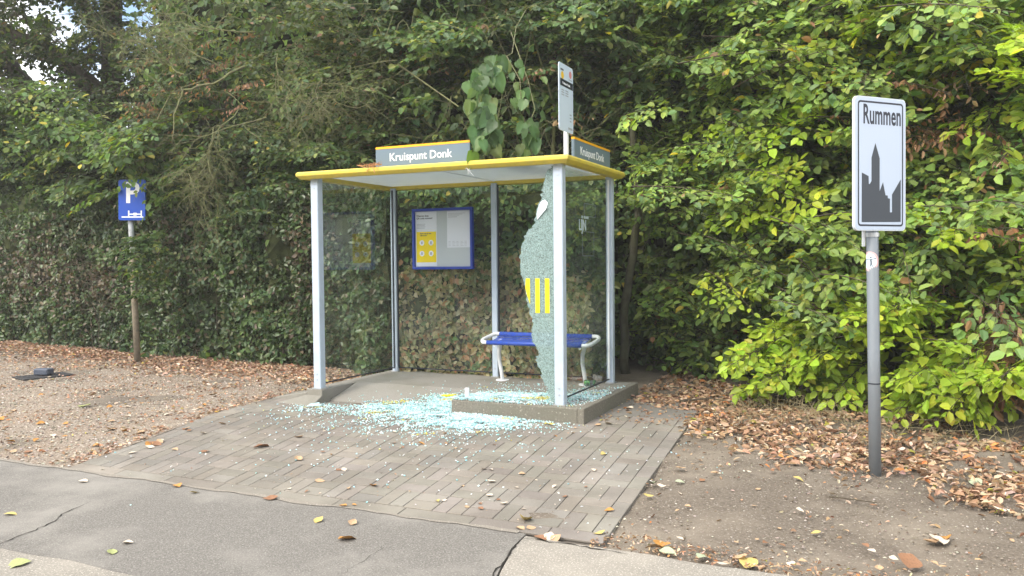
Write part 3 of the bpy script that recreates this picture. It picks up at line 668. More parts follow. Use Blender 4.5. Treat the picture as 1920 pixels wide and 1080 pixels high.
M_canw = mat('can_pale', (.55, .5, .47), .35, metal=.3, noise=(30, (.42, .12, .09), .5, .56)); M_cup = mat('clear_cup', (.45, .45, .43), .2, noise=(50, (.25, .22, .2), .45, .6))
p = on_z(1106, 724, 0); can('drink_can', 'green and gold drink can lying on the glass chips by the rear post', (p[0], p[1], 0), R(12), M_cang, M_cant, M_dark, r=.034)
p = on_z(1083, 714, 0); can('drink_can', 'crushed pale can with red marks lying behind the bench leg', (p[0], p[1]-.0, 0), R(-5), M_canw, M_alu, None, r=.033, L_=.16, crush=.18)
p = on_z(1128, 717, 0); cu_ = MB(); cu_.tube([(p[0], p[1], .035), (p[0]-.02, p[1]-.01, .04), (p[0]-.09, p[1]-.03, .045)], [.033, .038, .046], 16, cap=False); tag(cu_.build('plastic_cup', M_cup, smooth=True), 'crumpled clear plastic cup lying against the rear right post', 'cup')

# ------------------------------------------------------------------ town-name sign on its post
pb_ = on_z(1641, 885); rs_ = empty('town_sign', tuple(pb_), 'white town name sign with black skyline on a grey post', 'sign')
dst = (pb_-CAM_POS)@FW; tp = at(1635.5, 440, dst)
mb = MB(); mb.tube([pb_+np.array((0, 0, -.05)), pb_+(tp-pb_)*.5, tp, tp+(tp-pb_)*.55], .040, 20); pole = mb.build('post', M_galv, rs_, smooth=True)
def pole_at(z): return pb_+(tp-pb_)*((z-pb_[2])/(tp[2]-pb_[2]))
mb = MB(); c0 = pole_at(.47); mb.tube([c0-np.array((0, 0, .004)), c0+np.array((0, 0, .004))], .0415, 20, cap=False); bpart(mb, 'seam_ring', M_dark, pole)
TL, BL = at(1603, 178, dst-.145), at(1603, 432, dst-.145); h_ = TL[2]-BL[2]
dr = (dst-.145)*255/246.5; TR = at(1698, 191, dr); BR = at(1699, 433, dr)
o_ = (BL+np.array([TL[0], TL[1], BL[2]]))/2; ux_ = nrm(((TR+BR)/2-(TL+BL)/2)*np.array([1, 1, 0])); Wd = np.linalg.norm(((TR+BR)/2-(TL+BL)/2)[:2])
uz_ = nrm(((TL+TR)-(BL+BR))/2*np.array([.6, .6, 1])); Hd = h_; nn = nrm(np.cross(ux_, uz_))
ux3 = ux_
def rrect(w0, w1, h0, h1, r_, k=7):
    out = []
    for cx, cz, a0 in ((w1-r_, h1-r_, 0), (w0+r_, h1-r_, 90), (w0+r_, h0+r_, 180), (w1-r_, h0+r_, 270)):
        for j in range(k): q = R(a0+j*90/(k-1)); out.append((cx+r_*math.cos(q), cz+r_*math.sin(q)))
    return out
def on_sign(pts, lift, th, m, nm, par):
    mb = MB(); mb.prism([o_+ux3*a_+uz_*b_+nn*lift for a_, b_ in pts], -nn*th if lift == 0 else nn*th); return bpart(mb, nm, m, par)
# the panel: a shallow white box, its front printed
pan = on_sign(rrect(0, Wd, 0, Hd, .035), 0, .022, mat('sign_edge_white', (.62, .68, .72), .45, noise=(6, (.50, .54, .52), .5, .75)), 'panel', rs_)
def ringpiece(o1, o2, lift, m, nm):
    a_, b_ = o1, o2; n = len(a_); vs = [o_+ux3*p[0]+uz_*p[1]+nn*lift for p in a_+b_]; mb = MB(); mb.add(vs, [(i, (i+1) % n, n+(i+1) % n, n+i) for i in range(n)]); return bpart(mb, nm, m, pan)
on_sign(rrect(.006, Wd-.006, .006, Hd-.006, .03), .0006, .0006, M_signwhite, 'face', pan)
ringpiece(rrect(.026, Wd-.026, .030, Hd-.030, .024), rrect(.037, Wd-.037, .042, Hd-.042, .016), .0018, M_dark, 'border_line')
text_obj('lettering', 'Rummen', .185, M_dark, o_+nn*.0016+ux3*(Wd*.152)+uz_*(Hd*.80), ux3, uz_, pan, bold=.0035, xs=.52, spacing=1.03)
sky_px = [(165, 722), (350, 720), (350, 508), (308, 583), (308, 672), (298, 672), (298, 603), (288, 601), (287, 587), (277, 586), (265, 520), (249, 565), (249, 398), (229, 320), (211, 393), (211, 512), (203, 527), (198, 527), (197, 487), (166, 468)]
def s_uv(px, py):            # crop pixel -> sign (u, v)
    X0 = 122+(px-122)*0; u = (px-145)/(375-145); u = .045+u*.955
    top_ = 72+(px-145)/(360-145)*38; bot_ = 765; return (u*Wd, (bot_-py)/(bot_-top_)*Hd)
on_sign([s_uv(*p) for p in sky_px], .0018, .0006, mat('skyline_grey', (.040, .050, .065), .5), 'skyline', pan)
mb = MB(); c0 = pole_at(1.49); mb.tube([c0-np.array((0, 0, .014)), c0+np.array((0, 0, .014))], .046, 20); mb.obox(c0-np.array((.0, .0, .012)), nn*.0, (0, 0, 0), (0, 0, 0)) if False else None; bpart(mb, 'clamp', M_alu, pole)
mb = MB(); b0 = at(1617, 462, dst-.03); mb.obox(b0, ux3*.028, -nn*.006, (0, 0, .15)); bpart(mb, 'bracket', M_alu, pan)
# round sticker wrapped on the post
sc0 = pole_at(1.30); vdir = nrm((CAM_POS-sc0)*np.array([1, 1, 0])); ang0 = math.atan2(vdir[1], vdir[0])+.22*-1
sc0 = pole_at((at(1637, 490, dst))[2])
def wrap(a_, b_, rr_): q = ang0+a_/.0405; return sc0+np.array([math.cos(q)*rr_, math.sin(q)*rr_, b_])
def wrapped(polys, rr_, m, nm):
    mb = MB()
    for pg in polys: mb.add([wrap(a_, b_, rr_) for a_, b_ in pg], [tuple(range(len(pg)))])
    return bpart(mb, nm, m, pole)
def disc_quads(r0, r1, k=28, rings=6):
    out = []
    for i in range(rings):
        a0, a1 = r0+(r1-r0)*i/rings, r0+(r1-r0)*(i+1)/rings
        for j in range(k):
            t0, t1 = 2*math.pi*j/k, 2*math.pi*(j+1)/k
            out.append([(a1*math.cos(t0), a1*math.sin(t0)), (a1*math.cos(t1), a1*math.sin(t1)), (a0*math.cos(t1), a0*math.sin(t1)), (a0*math.cos(t0), a0*math.sin(t0))][:: 1])
    return out
ang0 -= .35
st_ = wrapped(disc_quads(.052, .068), .0410, mat('sticker_pink', (.70, .45, .45), .5), 'round_sticker')
wrapped(disc_quads(.0005, .052), .0410, mat('sticker_white', (.62, .74, .85), .5), 'sticker_face')
def strip(x0, z0, x1, z1, w_): 
    d = np.array([x1-x0, z1-z0]); d = d/np.linalg.norm(d); n_ = np.array([-d[1], d[0]])*w_/2
    return [[(x0+(x1-x0)*t0+n_[0]*s, z0+(z1-z0)*t0+n_[1]*s) for t0, s in ((i/4, 1), (i/4, -1), ((i+1)/4, -1), ((i+1)/4, 1))] for i in range(4)]
fig = strip(.012, .012, .014, -.010, .009)+strip(.013, -.008, .008, -.036, .005)+strip(.014, -.008, .022, -.036, .005)+strip(-.026, .011, .012, .013, .004)+strip(.012, .013, .045, .020, .004)
fig += [[(.012+r1*math.cos(t), .026+r1*math.sin(t)) for t in np.linspace(0, 6.28, 10)[:-1]] for r1 in (.0055,)]
wrapped(fig, .0415, M_dark, 'stick_figure')

# ------------------------------------------------------------------ parking sign on a leaning post
pp = on_z(258, 678); ps = empty('parking_sign', tuple(pp), 'blue parking sign half hidden by leaves on a leaning post', 'sign')
d_ = (pp-CAM_POS)@FW; t1_ = at(246, 430, d_); t2_ = at(241, 345, d_)
M_pp = mat('post_lower_weathered', (.27, .23, .17), .85, noise=(18, (.17, .15, .11), .4, .65)); M_pu = mat('post_upper_white', (.50, .53, .55), .5, noise=(20, (.35, .37, .38), .45, .6))
mb = MB(); mb.tube([pp-np.array((0, 0, .05)), pp+(t1_-pp)*.5, pp+(t1_-pp)*.80], .047, 14); mb.build('lower_post', M_pp, ps, smooth=True)
mb = MB(); mb.tube([pp+(t1_-pp)*.80, t1_, t2_], .040, 14); mb.build('upper_post', M_pu, ps, smooth=True)
TL, TR, BL, BR = at(220, 337, d_-.09), at(271, 339, d_-.09), at(222, 413, d_-.09), at(273, 415, d_-.09)
o_ = BL.copy(); Wd = .415; ax_ = nrm(np.array([.92, .39, 0])); ux3 = nrm(ax_+np.array([0, 0, -.01])); Hd = TL[2]-BL[2]; uz_ = nrm((TL-BL)+0); uz_ = nrm(uz_-ux3*(uz_@ux3)); nn = np.cross(ux3, uz_)
Wd = float(np.linalg.norm((BR-BL)[:2])/max(.6, abs(nrm((BR-BL)*np.array([1, 1, 0]))@ux3)))
pan = on_sign(rrect(0, Wd, 0, Hd, .03), 0, .03, M_signblue, 'panel', ps)
text_obj('letter', 'P', Hd*.72, M_white, o_+nn*.0008+ux3*(Wd*.24)+uz_*(Hd*.44), ux3, uz_, pan, bold=.010, xs=.98)
def part_rect(a0, a1, b0, b1, mb): mb.prism([o_+ux3*a_*Wd+uz_*b_*Hd+nn*.0008 for a_, b_ in ((a0, b0), (a1, b0), (a1, b1), (a0, b1))], nn*.0008)
mb = MB(); part_rect(.12, .93, .065, .095, mb); part_rect(.36, .41, .10, .24, mb); part_rect(.83, .88, .10, .24, mb); part_rect(.36, .88, .135, .165, mb); part_rect(.56, .68, .165, .185, mb); part_rect(.56, .68, .115, .1345, mb); bpart(mb, 'kerb_pictogram', M_white, pan)

# ------------------------------------------------------------------ drain grate and the block on it
c_ = [on_z(37, 712), on_z(72, 720), on_z(126, 701), on_z(90, 695)]
dc = empty('drain_grate', tuple(sum(c_)/4), 'dark iron drain grate set in the gravel by the hedge', 'drain cover')
M_iron = mat('cast_iron', (.055, .055, .058), .6, metal=.3, bump=.3)
a_, b_, d2 = c_[0], c_[1], c_[3]; e1, e2 = (b_-a_), (d2-a_); e1 = nrm(e1)*.42; e2 = nrm(e2-e1*0); e2 = np.array([-e1[1], e1[0], 0]); e2 = e2 if e2@(d2-a_) > 0 else -e2
e2 = nrm(e2)*.62; a_ = sum(c_)/4-e1/2-e2/2
mb = MB(); u1, u2 = e1/np.linalg.norm(e1), e2/np.linalg.norm(e2); zt = np.array([0, 0, .02]); a0_ = a_+np.array([0, 0, .0])
mb.obox(a0_, e1, u2*.03, zt); mb.obox(a0_+e2-u2*.03, e1, u2*.03, zt); mb.obox(a0_+u2*.03, u1*.03, e2-u2*.06, zt); mb.obox(a0_+e1-u1*.03+u2*.03, u1*.03, e2-u2*.06, zt); mb.build('frame', M_iron, dc)
mb = MB()
for k in range(15): mb.obox(a0_+u1*.031+u2*(.05+k*.037), e1-u1*.062, u2*.016, zt*.9)
mb.build('bars', M_iron, dc)
mb = MB(); mb.obox(a0_+np.array([0, 0, .001]), e1, e2, (0, 0, .003)); mb.build('pit_shade', M_crack, dc)  # flat near-black plate stands for the shade below the bars
p = on_z(80, 706); M_block = mat('slate_block', (.07, .085, .12), .6, bump=.5, bscale=40, noise=(12, (.11, .125, .16), .4, .7))
mb = MB(); mb.obox(p+np.array((-.10, -.07, .022)), (.21, .05, 0), (-.03, .13, 0), (.01, 0, .085)); o = bevel(mb.build('stone_block', M_block), .018, 3)
tag(o, 'small dark blue grey block lying on the drain grate', 'block')

# ------------------------------------------------------------------ hedges
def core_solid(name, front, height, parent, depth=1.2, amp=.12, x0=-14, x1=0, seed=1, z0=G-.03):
    """a lumpy closed solid, coloured dark to stand for shade deep in a hedge or thicket"""
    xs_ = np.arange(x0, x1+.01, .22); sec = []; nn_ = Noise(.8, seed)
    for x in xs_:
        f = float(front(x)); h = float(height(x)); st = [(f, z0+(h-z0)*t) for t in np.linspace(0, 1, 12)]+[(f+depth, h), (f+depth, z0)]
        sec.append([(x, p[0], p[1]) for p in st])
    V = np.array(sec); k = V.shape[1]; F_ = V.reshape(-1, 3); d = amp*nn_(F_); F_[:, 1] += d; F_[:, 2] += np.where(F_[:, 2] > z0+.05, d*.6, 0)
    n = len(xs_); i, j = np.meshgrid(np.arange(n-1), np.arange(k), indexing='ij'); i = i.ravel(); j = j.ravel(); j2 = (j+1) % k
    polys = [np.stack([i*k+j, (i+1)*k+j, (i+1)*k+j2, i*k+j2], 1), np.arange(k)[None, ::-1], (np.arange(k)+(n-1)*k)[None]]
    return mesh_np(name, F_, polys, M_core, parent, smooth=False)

def hedge_leaves(n, x0, x1, front, z0, z1f, palf, leaf=.082, face=1.0, depth=.11, seed=4, bump=.07, pal2=None, pal2f=None):
    L = Leaves(); A_, B_, C_ = Noise(.55, seed), Noise(1.6, seed+1), Noise(.22, seed+2)
    x = rng.uniform(x0, x1, n); zt = z1f(x); z = z0+(zt-z0)*rng.uniform(0, 1, n)**.95
    Q = np.stack([x, 0*x, z], 1); a_ = A_(Q); b_ = B_(Q)
    y = front(x)-bump*a_-.05*b_+np.abs(rng.normal(0, depth, n))+.10*np.clip((z-z0)/2.4, 0, 1)**2
    hole = (C_(Q)*.6+a_*.5 > 1.05) & (rng.uniform(size=n) < .75); y = np.where(hole, y+.16, y)
    # clipped flat top
    tp_ = rng.uniform(size=n) < .12; z = np.where(tp_, zt+rng.normal(0, .05, n), z); y = np.where(tp_, front(x)+rng.uniform(0, 1.0, n), y)
    P = np.stack([x, y, z], 1)
    N = np.array([.1, -face, .55])+rng.normal(0, .5, (n, 3)); N[tp_] = np.array([0, -.3, 1])+rng.normal(0, .4, (tp_.sum(), 3))
    D = rng.normal(0, .7, (n, 3))+np.array([0, -.15, -.5])
    s = rng.uniform(.6, 1.2, n)*leaf; C = pal(n, palf)*(1+.16*np.clip(b_, -1.5, 1.5))[:, None]
    if pal2 is not None:
        m_ = rng.uniform(size=n) < pal2f(P); C[m_] = pal(m_.sum(), pal2)
    L.add(P, D, N, s, s*.68, C); return L
def blob(P, cx, cz, rx, rz): return np.exp(-((P[:, 0]-cx)/rx)**2-((P[:, 2]-cz)/rz)**2)

hd = empty('hedge', (-6.5, 3.1, G), 'long clipped green hedge running left of the shelter behind the gravel', 'hedge')
top_h = lambda x: np.interp(x, [-15, -9, -5, -2.2, 0], [2.35, 2.3, 2.30, 2.35, 2.3])
def brown(P): return .04+.6*blob(P, -6.9, 1.05, 1.0, .35)+.65*blob(P, -9.2, 1.3, 1.3, .7)+.45*blob(P, -4.9, 1.8, .5, .35)+.5*blob(P, -2.0, 1.5, .35, .6)
hl = hedge_leaves(52000, -14.5, -.30, hedge_front, G+.06, top_h, HORN, pal2=[((.13, .10, .06), 3), ((.10, .075, .05), 3), ((.16, .145, .09), 2)], pal2f=brown)
hl.build('foliage', M_hleaf, hd)
core_solid('shade_core', lambda x: hedge_front(x)+.24, lambda x: top_h(x)-.12, hd, 1.0, .07, -14.6, -.2, 3)
St = Sticks()
for k in range(110):
    x = rng.uniform(-14, -.4); y = float(hedge_front(x))+rng.uniform(.06, .2); St.line([(x, y, G-.02), (x+rng.normal(0, .05), y-.02, G+.2), (x+rng.normal(0, .14), y+rng.normal(0, .05), G+rng.uniform(.4, 1.2))], .012, .004)
for k in range(260):
    x = rng.uniform(-8.2, -5.6) if k % 2 else rng.uniform(-14, -.4); z = rng.uniform(.5, 1.4); y = float(hedge_front(x))+.02; a_ = rng.normal(0, .22); St.line([(x, y+.1, z), (x+a_, y-.02, z+rng.normal(.05, .07)), (x+a_*1.8, y+.0, z+rng.normal(.08, .12))], .004, .002)
St.build('stems', M_twig, hd)

hb = empty('hedge', (1.1, 1.9, G), 'dry pale leaved hedge pressed against the back glass of the shelter', 'hedge')
back_front = lambda x: 1.530+0*x
back_top = lambda x: np.interp(x, [-.05, .3, 1.0, 1.3, 1.9, 2.3, 2.6], [1.22, 1.28, 1.30, 1.36, 1.30, 1.05, .95])+.05*np.sin(x*9)
h2 = hedge_leaves(5600, -.02, 2.48, back_front, G+.02, back_top, PALE, leaf=.085, face=1.3, depth=.05, seed=20, bump=.02, pal2=[((.48, .24, .14), 3), ((.12, .19, .07), 3)], pal2f=lambda P: .06+.35*blob(P, 1.1, .25, .4, .25)+.3*blob(P, 2.3, .9, .3, .4)*0)
h2.a[0][0][:, 1] = np.maximum(h2.a[0][0][:, 1], 1.522)
h2.a[1][0][:, 1] *= .6
k_ = h2.build('foliage', M_leaf, hb)
co = np.empty(len(k_.data.vertices)*3, np.float32); k_.data.vertices.foreach_get('co', co); co = co.reshape(-1, 3); co[:, 1] = np.maximum(co[:, 1], 1.503-1.9); k_.data.vertices.foreach_set('co', co.ravel())
h3 = hedge_leaves(5200, -.35, 2.5, lambda x: 1.86+0*x, G+.0, lambda x: 2.3+0*x, MID, leaf=.09, seed=31, depth=.12)
h3.build('rear_foliage', M_leaf, hb)
core_solid('shade_core', lambda x: 1.66+0*x, lambda x: np.interp(x, [0, 1.4, 2.4], [1.12, 1.18, .8]), hb, .3, .02, .02, 2.38, 5)
core_solid('shade_core', lambda x: 2.12+0*x, lambda x: 2.2+0*x, hb, .6, .05, -.3, 2.3, 6)

# ------------------------------------------------------------------ thicket and trees behind
def base_dist(px): return np.interp(px, [-100, 0, 250, 560, 900, 1180, 1400, 1640, 1900, 2100], [16.9, 16.3, 13.7, 11.8, 10.9, 11.0, 9.8, 8.4, 7.3, 6.8])
INW = np.array([-.25, .97, 0])
def plant(name, label, cat, base, group=None): return empty(name, tuple(base), label, cat, group)
def mass(Lv, St, n, pxr, pyr, palette, over=0.5, spread=.5, leaf=.1, shoots=16, slen=.42, blen=(.7, 1.3), droop=.18, tonevar=.18, dens=None, hang=.25, gap=.055, seed=0, dry=0, layered=0, nz=.35):
    r = np.random.default_rng(seed); c_ = Noise(1.3, seed+50); c2 = Noise(.6, seed+51); k = 0; tries = 0
    while k < n and tries < n*8:
        tries += 1
        px, py = r.uniform(*pxr), r.uniform(*pyr)
        if dens is not None and r.uniform() > dens(px, py): continue
        d = base_dist(px)-over; tip = at(px, py, d)
        q = float(c_(tip[None])[0]); q2 = float(c2(tip[None])[0])
        if q2 > 1.25 or q < -1.5: continue                                     # caves between the boughs
        tip = at(px, py, d-.42*q+r.normal(0, spread*.4)+abs(r.normal(0, spread*.5)))
        if tip[2] < G+.03: continue
        if -.4 < tip[0] < 3.1 and tip[1] < 1.75 and tip[2] < 2.5: continue
        L_ = r.uniform(*blen); lat = r.normal(0, .45)
        root = tip+INW*L_*.85+np.array([lat, lat*.25, r.normal(-.02 if not layered else .0, .2)+droop])*np.array([L_, L_, 1])
        t_ = float(np.clip(1+tonevar*r.normal(), .6, 1.5))
        bough(Lv, St, root, tip+np.array([0, 0, droop*.6]), palette, leaf*r.uniform(.85, 1.15), shoots, slen*r.uniform(.75, 1.25), droop, gap, np.array([t_*r.uniform(.95, 1.06), t_, t_*r.uniform(.9, 1.1)]), hang=hang, dry=dry, tilt=r.normal(0, .28), nz=nz)
        k += 1
def trunk(pts, r0, r1, k=12, wob=.0):
    mb = MB(); n = len(pts); P_ = []
    pts = [np.array(p, float) for p in pts]
    for i in range(n-1):
        for t in np.linspace(0, 1, 5)[:-1]: P_.append(pts[i]+(pts[i+1]-pts[i])*t+rng.normal(0, wob, 3))
    P_.append(pts[-1]); mb.tube(P_, list(np.linspace(r0, r1, len(P_))), k); return mb
def fin(pl_, Lv, St, tmat=M_twig):
    if Lv is not None and Lv.a[0]: Lv.build('crown', M_leaf, pl_)
    if St is not None and St.a: St.build('branches', tmat, pl_, k=3)

# beeches on the right
b1 = plant('beech_tree', 'bright green beech with layered boughs just right of the shelter', 'tree', (3.9, 4.2, G))
L, St = Leaves(), Sticks()
def dn1(px, py): return 1.0 if px > 1290 or py < 330 else np.interp(px, [1190, 1290], [.25, 1])
mass(L, St, 230, (1190, 1560), (-60, 330), BEECH, .45, .6, .105, seed=1, dens=dn1)
mass(L, St, 190, (1215, 1600), (300, 700), BEECH, .15, .6, .105, seed=2, dens=dn1)
mass(L, St, 240, (1180, 1600), (-100, 700), BEECH_SHADE, -.6, .5, .115, seed=3, dens=dn1)
mass(L, St, 34, (1300, 1600), (120, 560), LIME, .55, .4, .10, seed=41)
fin(b1, L, St)
trunk([(3.9, 4.2, G-.05), (3.85, 4.15, 2), (4.0, 4.1, 5.2)], .10, .05).build('trunk', M_bark, b1, smooth=True)
b2 = plant('beech_tree', 'leafy beech spreading behind the town sign on the right edge', 'tree', (6.6, 3.3, G))
L, St = Leaves(), Sticks()
mass(L, St, 270, (1530, 1990), (-60, 640), BEECH, .35, .6, .105, seed=4)
mass(L, St, 230, (1530, 1990), (-100, 740), BEECH_SHADE, -.6, .5, .115, seed=5)
mass(L, St, 60, (1520, 1990), (380, 640), LIME, .35, .5, .105, seed=42)
mass(L, St, 34, (1480, 1990), (-40, 240), LIME, .5, .4, .105, seed=43)
mass(L, St, 18, (1730, 1990), (120, 620), DRY, .3, .4, .07, shoots=9, seed=6, dry=1)
fin(b2, L, St)
trunk([(6.6, 3.3, G-.05), (6.5, 3.2, 2), (6.75, 3.1, 5.2)], .11, .05).build('trunk', M_bark, b2, smooth=True)
b3 = plant('beech_sapling', 'low yellow green beech growth sweeping down left of the town sign post', 'shrub', (4.9, 2.4, G))
L, St = Leaves(), Sticks()
def low_bough(pts, pal_, n=5, leaf=.105, spread=.16, sh=20):
    for k in range(n):
        P = [at(px+rng.normal(0, 12), py+rng.normal(0, 9), d+rng.normal(0, spread)) for px, py, d in pts]
        bough(L, St, P[0], P[1], pal_, leaf, sh, .40, .10, .05, rng.uniform(.85, 1.15), hang=.3, nz=.3)
for pts in [((1560, 600, 8.9), (1380, 665, 8.3)), ((1600, 640, 8.6), (1450, 690, 8.1)), ((1640, 610, 8.4), (1530, 660, 7.9)), ((1600, 680, 8.5), (1400, 720, 8.4)), ((1650, 650, 8.2), (1560, 720, 8.0)), ((1500, 620, 9), (1430, 640, 8.5))]:
    low_bough(pts, LIME, 4)
fin(b3, L, St)
trunk([(4.9, 2.4, G-.05), (4.85, 2.3, .5), (4.7, 2.0, 1.2)], .025, .012, 8).build('trunk', M_bark, b3, smooth=True)
b4 = plant('beech_sapling', 'brightest yellow green beech growth right of the town sign post', 'shrub', (6.6, 1.6, G))
L, St = Leaves(), Sticks()
for pts in [((1850, 600, 7.7), (1700, 690, 6.9)), ((1880, 640, 7.4), (1760, 700, 6.7)), ((1900, 610, 7.5), (1830, 690, 6.7)), ((1930, 660, 7.2), (1890, 700, 6.5)), ((1800, 650, 7.7), (1700, 740, 7.1)), ((1880, 690, 7.3), (1780, 750, 6.8)), ((1760, 560, 7.9), (1660, 560, 7.2)), ((1720, 520, 8.1), (1640, 510, 7.5)), ((1700, 600, 7.9), (1600, 570, 7.5))]:
    low_bough(pts, LIME, 4, .105)
fin(b4, L, St)
trunk([(6.6, 1.6, G-.05), (6.55, 1.55, .5), (6.4, 1.35, 1.1)], .028, .012, 8).build('trunk', M_bark, b4, smooth=True)
b5 = plant('withered_shrub', 'clump of hanging dead brown leaves at the right edge', 'shrub', (7.0, 1.2, G))
L, St = Leaves(), Sticks()
for k in range(34):
    t_ = at(rng.uniform(1850, 1980), rng.uniform(600, 730), rng.uniform(6.5, 7.1)); bough(L, St, t_+np.array([.1, .5, .25]), t_, DRY, .11, 9, .3, .2, .07, dry=1)
for k in range(16):
    t_ = at(rng.uniform(1730, 1900), rng.uniform(520, 640), rng.uniform(7.4, 7.9)); bough(L, St, t_+np.array([.1, .4, .2]), t_, DRY, .08, 8, .22, .2, .06, dry=1)
fin(b5, L, St)

# sapling whose bare trunk shows right of the shelter
s1 = plant('slender_tree', 'slim tree with crooked bare trunk just right of the shelter roof', 'tree', (2.33, 3.48, G))
T_ = [at(1172, 700, 10.9), at(1168, 600, 10.85), at(1186, 480, 10.8), at(1196, 400, 10.8), at(1192, 300, 10.7), at(1178, 180, 10.7), at(1182, 60, 10.7), at(1200, -60, 10.7)]; T_[0][2] = G-.03
trunk(T_, .062, .03, 10, .008).build('trunk', mat('sapling_bark', (.10, .10, .06), .85, noise=(10, (.06, .055, .035), .4, .65), bump=.4), s1, smooth=True)
L, St = Leaves(), Sticks()
mass(L, St, 46, (1080, 1330), (-80, 210), MID, .4, .5, .115, seed=7)
mass(L, St, 16, (1090, 1190), (120, 300), MID, -.2, .4, .10, seed=8, shoots=10)
fin(s1, L, St)

# trees behind the shelter roof
m1 = plant('hazel_tree', 'mid green tree with climbing vines rising behind the shelter roof', 'tree', (.6, 3.4, G))
L, St = Leaves(), Sticks()
def dn2(px, py): return .35 if (860 < px < 1060 and 130 < py < 300) else 1
mass(L, St, 150, (690, 1200), (-80, 130), MID, .3, .6, .105, seed=9)
mass(L, St, 80, (660, 1180), (110, 400), MID, -.25, .5, .10, seed=10, dens=dn2, shoots=11)
mass(L, St, 55, (640, 1120), (40, 330), DULL, -.1, .5, .09, seed=11, shoots=8)
mass(L, St, 14, (700, 1100), (0, 280), DRY, .1, .5, .08, seed=12, shoots=5, dry=1)
fin(m1, L, St, M_olive)
trunk([(.6, 3.4, G-.05), (.55, 3.3, 2), (.4, 3.2, 5)], .09, .05).build('trunk', M_bark, m1, smooth=True)
VS = Sticks()
for k in range(300):                                            # tangle of fine vine stems
    px, py = rng.uniform(640, 1240), rng.uniform(0, 420); d = base_dist(px)-rng.uniform(-.3, .5); an = rng.uniform(0, 3.14); l_ = rng.uniform(40, 160); cv = rng.normal(0, 25)
    if py > 300 and px < 1180: continue
    P_ = [at(px+math.cos(an)*l_*t, py+math.sin(an)*l_*t+cv*t*(1-t)*4, d+rng.normal(0, .02)) for t in np.linspace(0, 1, 6)]
    VS.line(P_, rng.uniform(.003, .007), .002)
for a_, b_ in (((745, 120), (860, 200)),):
    VS.line([at(a_[0]+(b_[0]-a_[0])*t, a_[1]+(b_[1]-a_[1])*t, 10.2+.1*math.sin(t*4)) for t in np.linspace(0, 1, 6)], .012, .008)
VS.build('vine_stems', M_olive, m1, k=4)

# twiggy shrub above the hedge
t1 = plant('twiggy_shrub', 'overgrown twiggy shrub with bare lichened twigs above the hedge', 'shrub', (-4.6, 4.0, G))
L, St = Leaves(), Sticks()
mass(L, St, 210, (250, 720), (-60, 300), DULLG, .35, .6, .085, seed=13, shoots=11, slen=.34, tonevar=.25)
mass(L, St, 70, (560, 740), (-60, 320), MID, .1, .6, .10, seed=14, shoots=12)
mass(L, St, 60, (290, 700), (270, 400), MID, .1, .5, .09, seed=15)
mass(L, St, 24, (230, 460), (60, 260), DRY, .35, .4, .07, seed=16, shoots=6, dry=1)
fin(t1, L, St, M_olive)
trunk([(-4.6, 4.0, G-.05), (-4.7, 3.9, 2), (-4.9, 3.8, 4.6)], .08, .04).build('trunk', M_bark, t1, smooth=True)
TW = Sticks()
def twigtree(p, d, L_, r_, depth):
    pts = [p]; q = p.copy(); dd = d.copy(); n = 5
    for i in range(n):
        dd = nrm(dd+rng.normal(0, .22, 3)+np.array([0, 0, -.06])); q = q+dd*L_/n; pts.append(q.copy())
        if depth > 0 and i > 0:
            for s in range(2 if rng.uniform() < .5 else 1):
                nd = nrm(dd+rng.normal(0, .75, 3)); twigtree(q.copy(), nd, L_*rng.uniform(.45, .75), r_*.6, depth-1)
    TW.line(pts, r_, r_*.55)
for c0, dr_ in (((385, 150), (-.9, -.3, -.1)), ((330, 165), (-.5, -.4, -.8)), ((420, 130), (-.6, -.5, .5)), ((345, 140), (-1, -.1, .3)), ((450, 200), (-.2, -.5, -.9)), ((300, 100), (-.8, -.3, .4)), ((520, 100), (.5, -.4, -.5)), ((560, 180), (.7, -.3, -.4)), ((480, 60), (-.5, -.4, -.2)), ((620, 150), (.5, -.4, -.6)), ((400, 240), (.2, -.4, -.7)), ((500, 220), (-.4, -.4, -.5))):
    twigtree(at(c0[0], c0[1], base_dist(c0[0])-.50), np.array(dr_), rng.uniform(.75, 1.05), .010, 2 if rng.uniform() < .4 else 3)
TW.build('bare_twigs', M_olive, t1, k=4)
mb = trunk([at(470, 120, 12.2), at(400, 155, 12.0), at(345, 170, 11.9), at(330, 215, 11.9), at(322, 270, 11.9)], .020, .008, 8, .012); mb.build('broken_branch', M_olive, t1, smooth=True)

# light green boughs hanging over the hedge at the far left
l1 = plant('lime_tree', 'leafy light green tree whose boughs hang over the hedge at the far left', 'tree', (-10.3, 5.2, G))
L, St = Leaves(), Sticks()
PL_L = [((.10, .17, .035), 4), ((.075, .135, .04), 4), ((.15, .21, .04), 2), ((.34, .30, .04), .25)]
def dn3(px, py): return 1 if py > 165+px*.28 else 0
mass(L, St, 85, (-60, 290), (165, 300), PL_L, 1.3, .4, .12, seed=17, dens=dn3, slen=.5, blen=(.9, 1.6), droop=.3, gap=.065)
mass(L, St, 80, (-60, 320), (215, 365), MID, .6, .5, .115, seed=18, slen=.45, dens=dn3)
mass(L, St, 60, (-60, 400), (250, 385), DARK, .1, .5, .11, seed=19)
for pts in [((300, 335, 13.0), (125, 372, 12.5)), ((260, 350, 13.0), (150, 352, 12.6)), ((420, 330, 12.6), (275, 375, 12.2)), ((380, 350, 12.6), (285, 350, 12.2))]:
    P = [at(*p) for p in pts]; bough(L, St, P[0], P[1], PL_L, .11, 16, .32, .22, .055, 1.05, hang=.45)
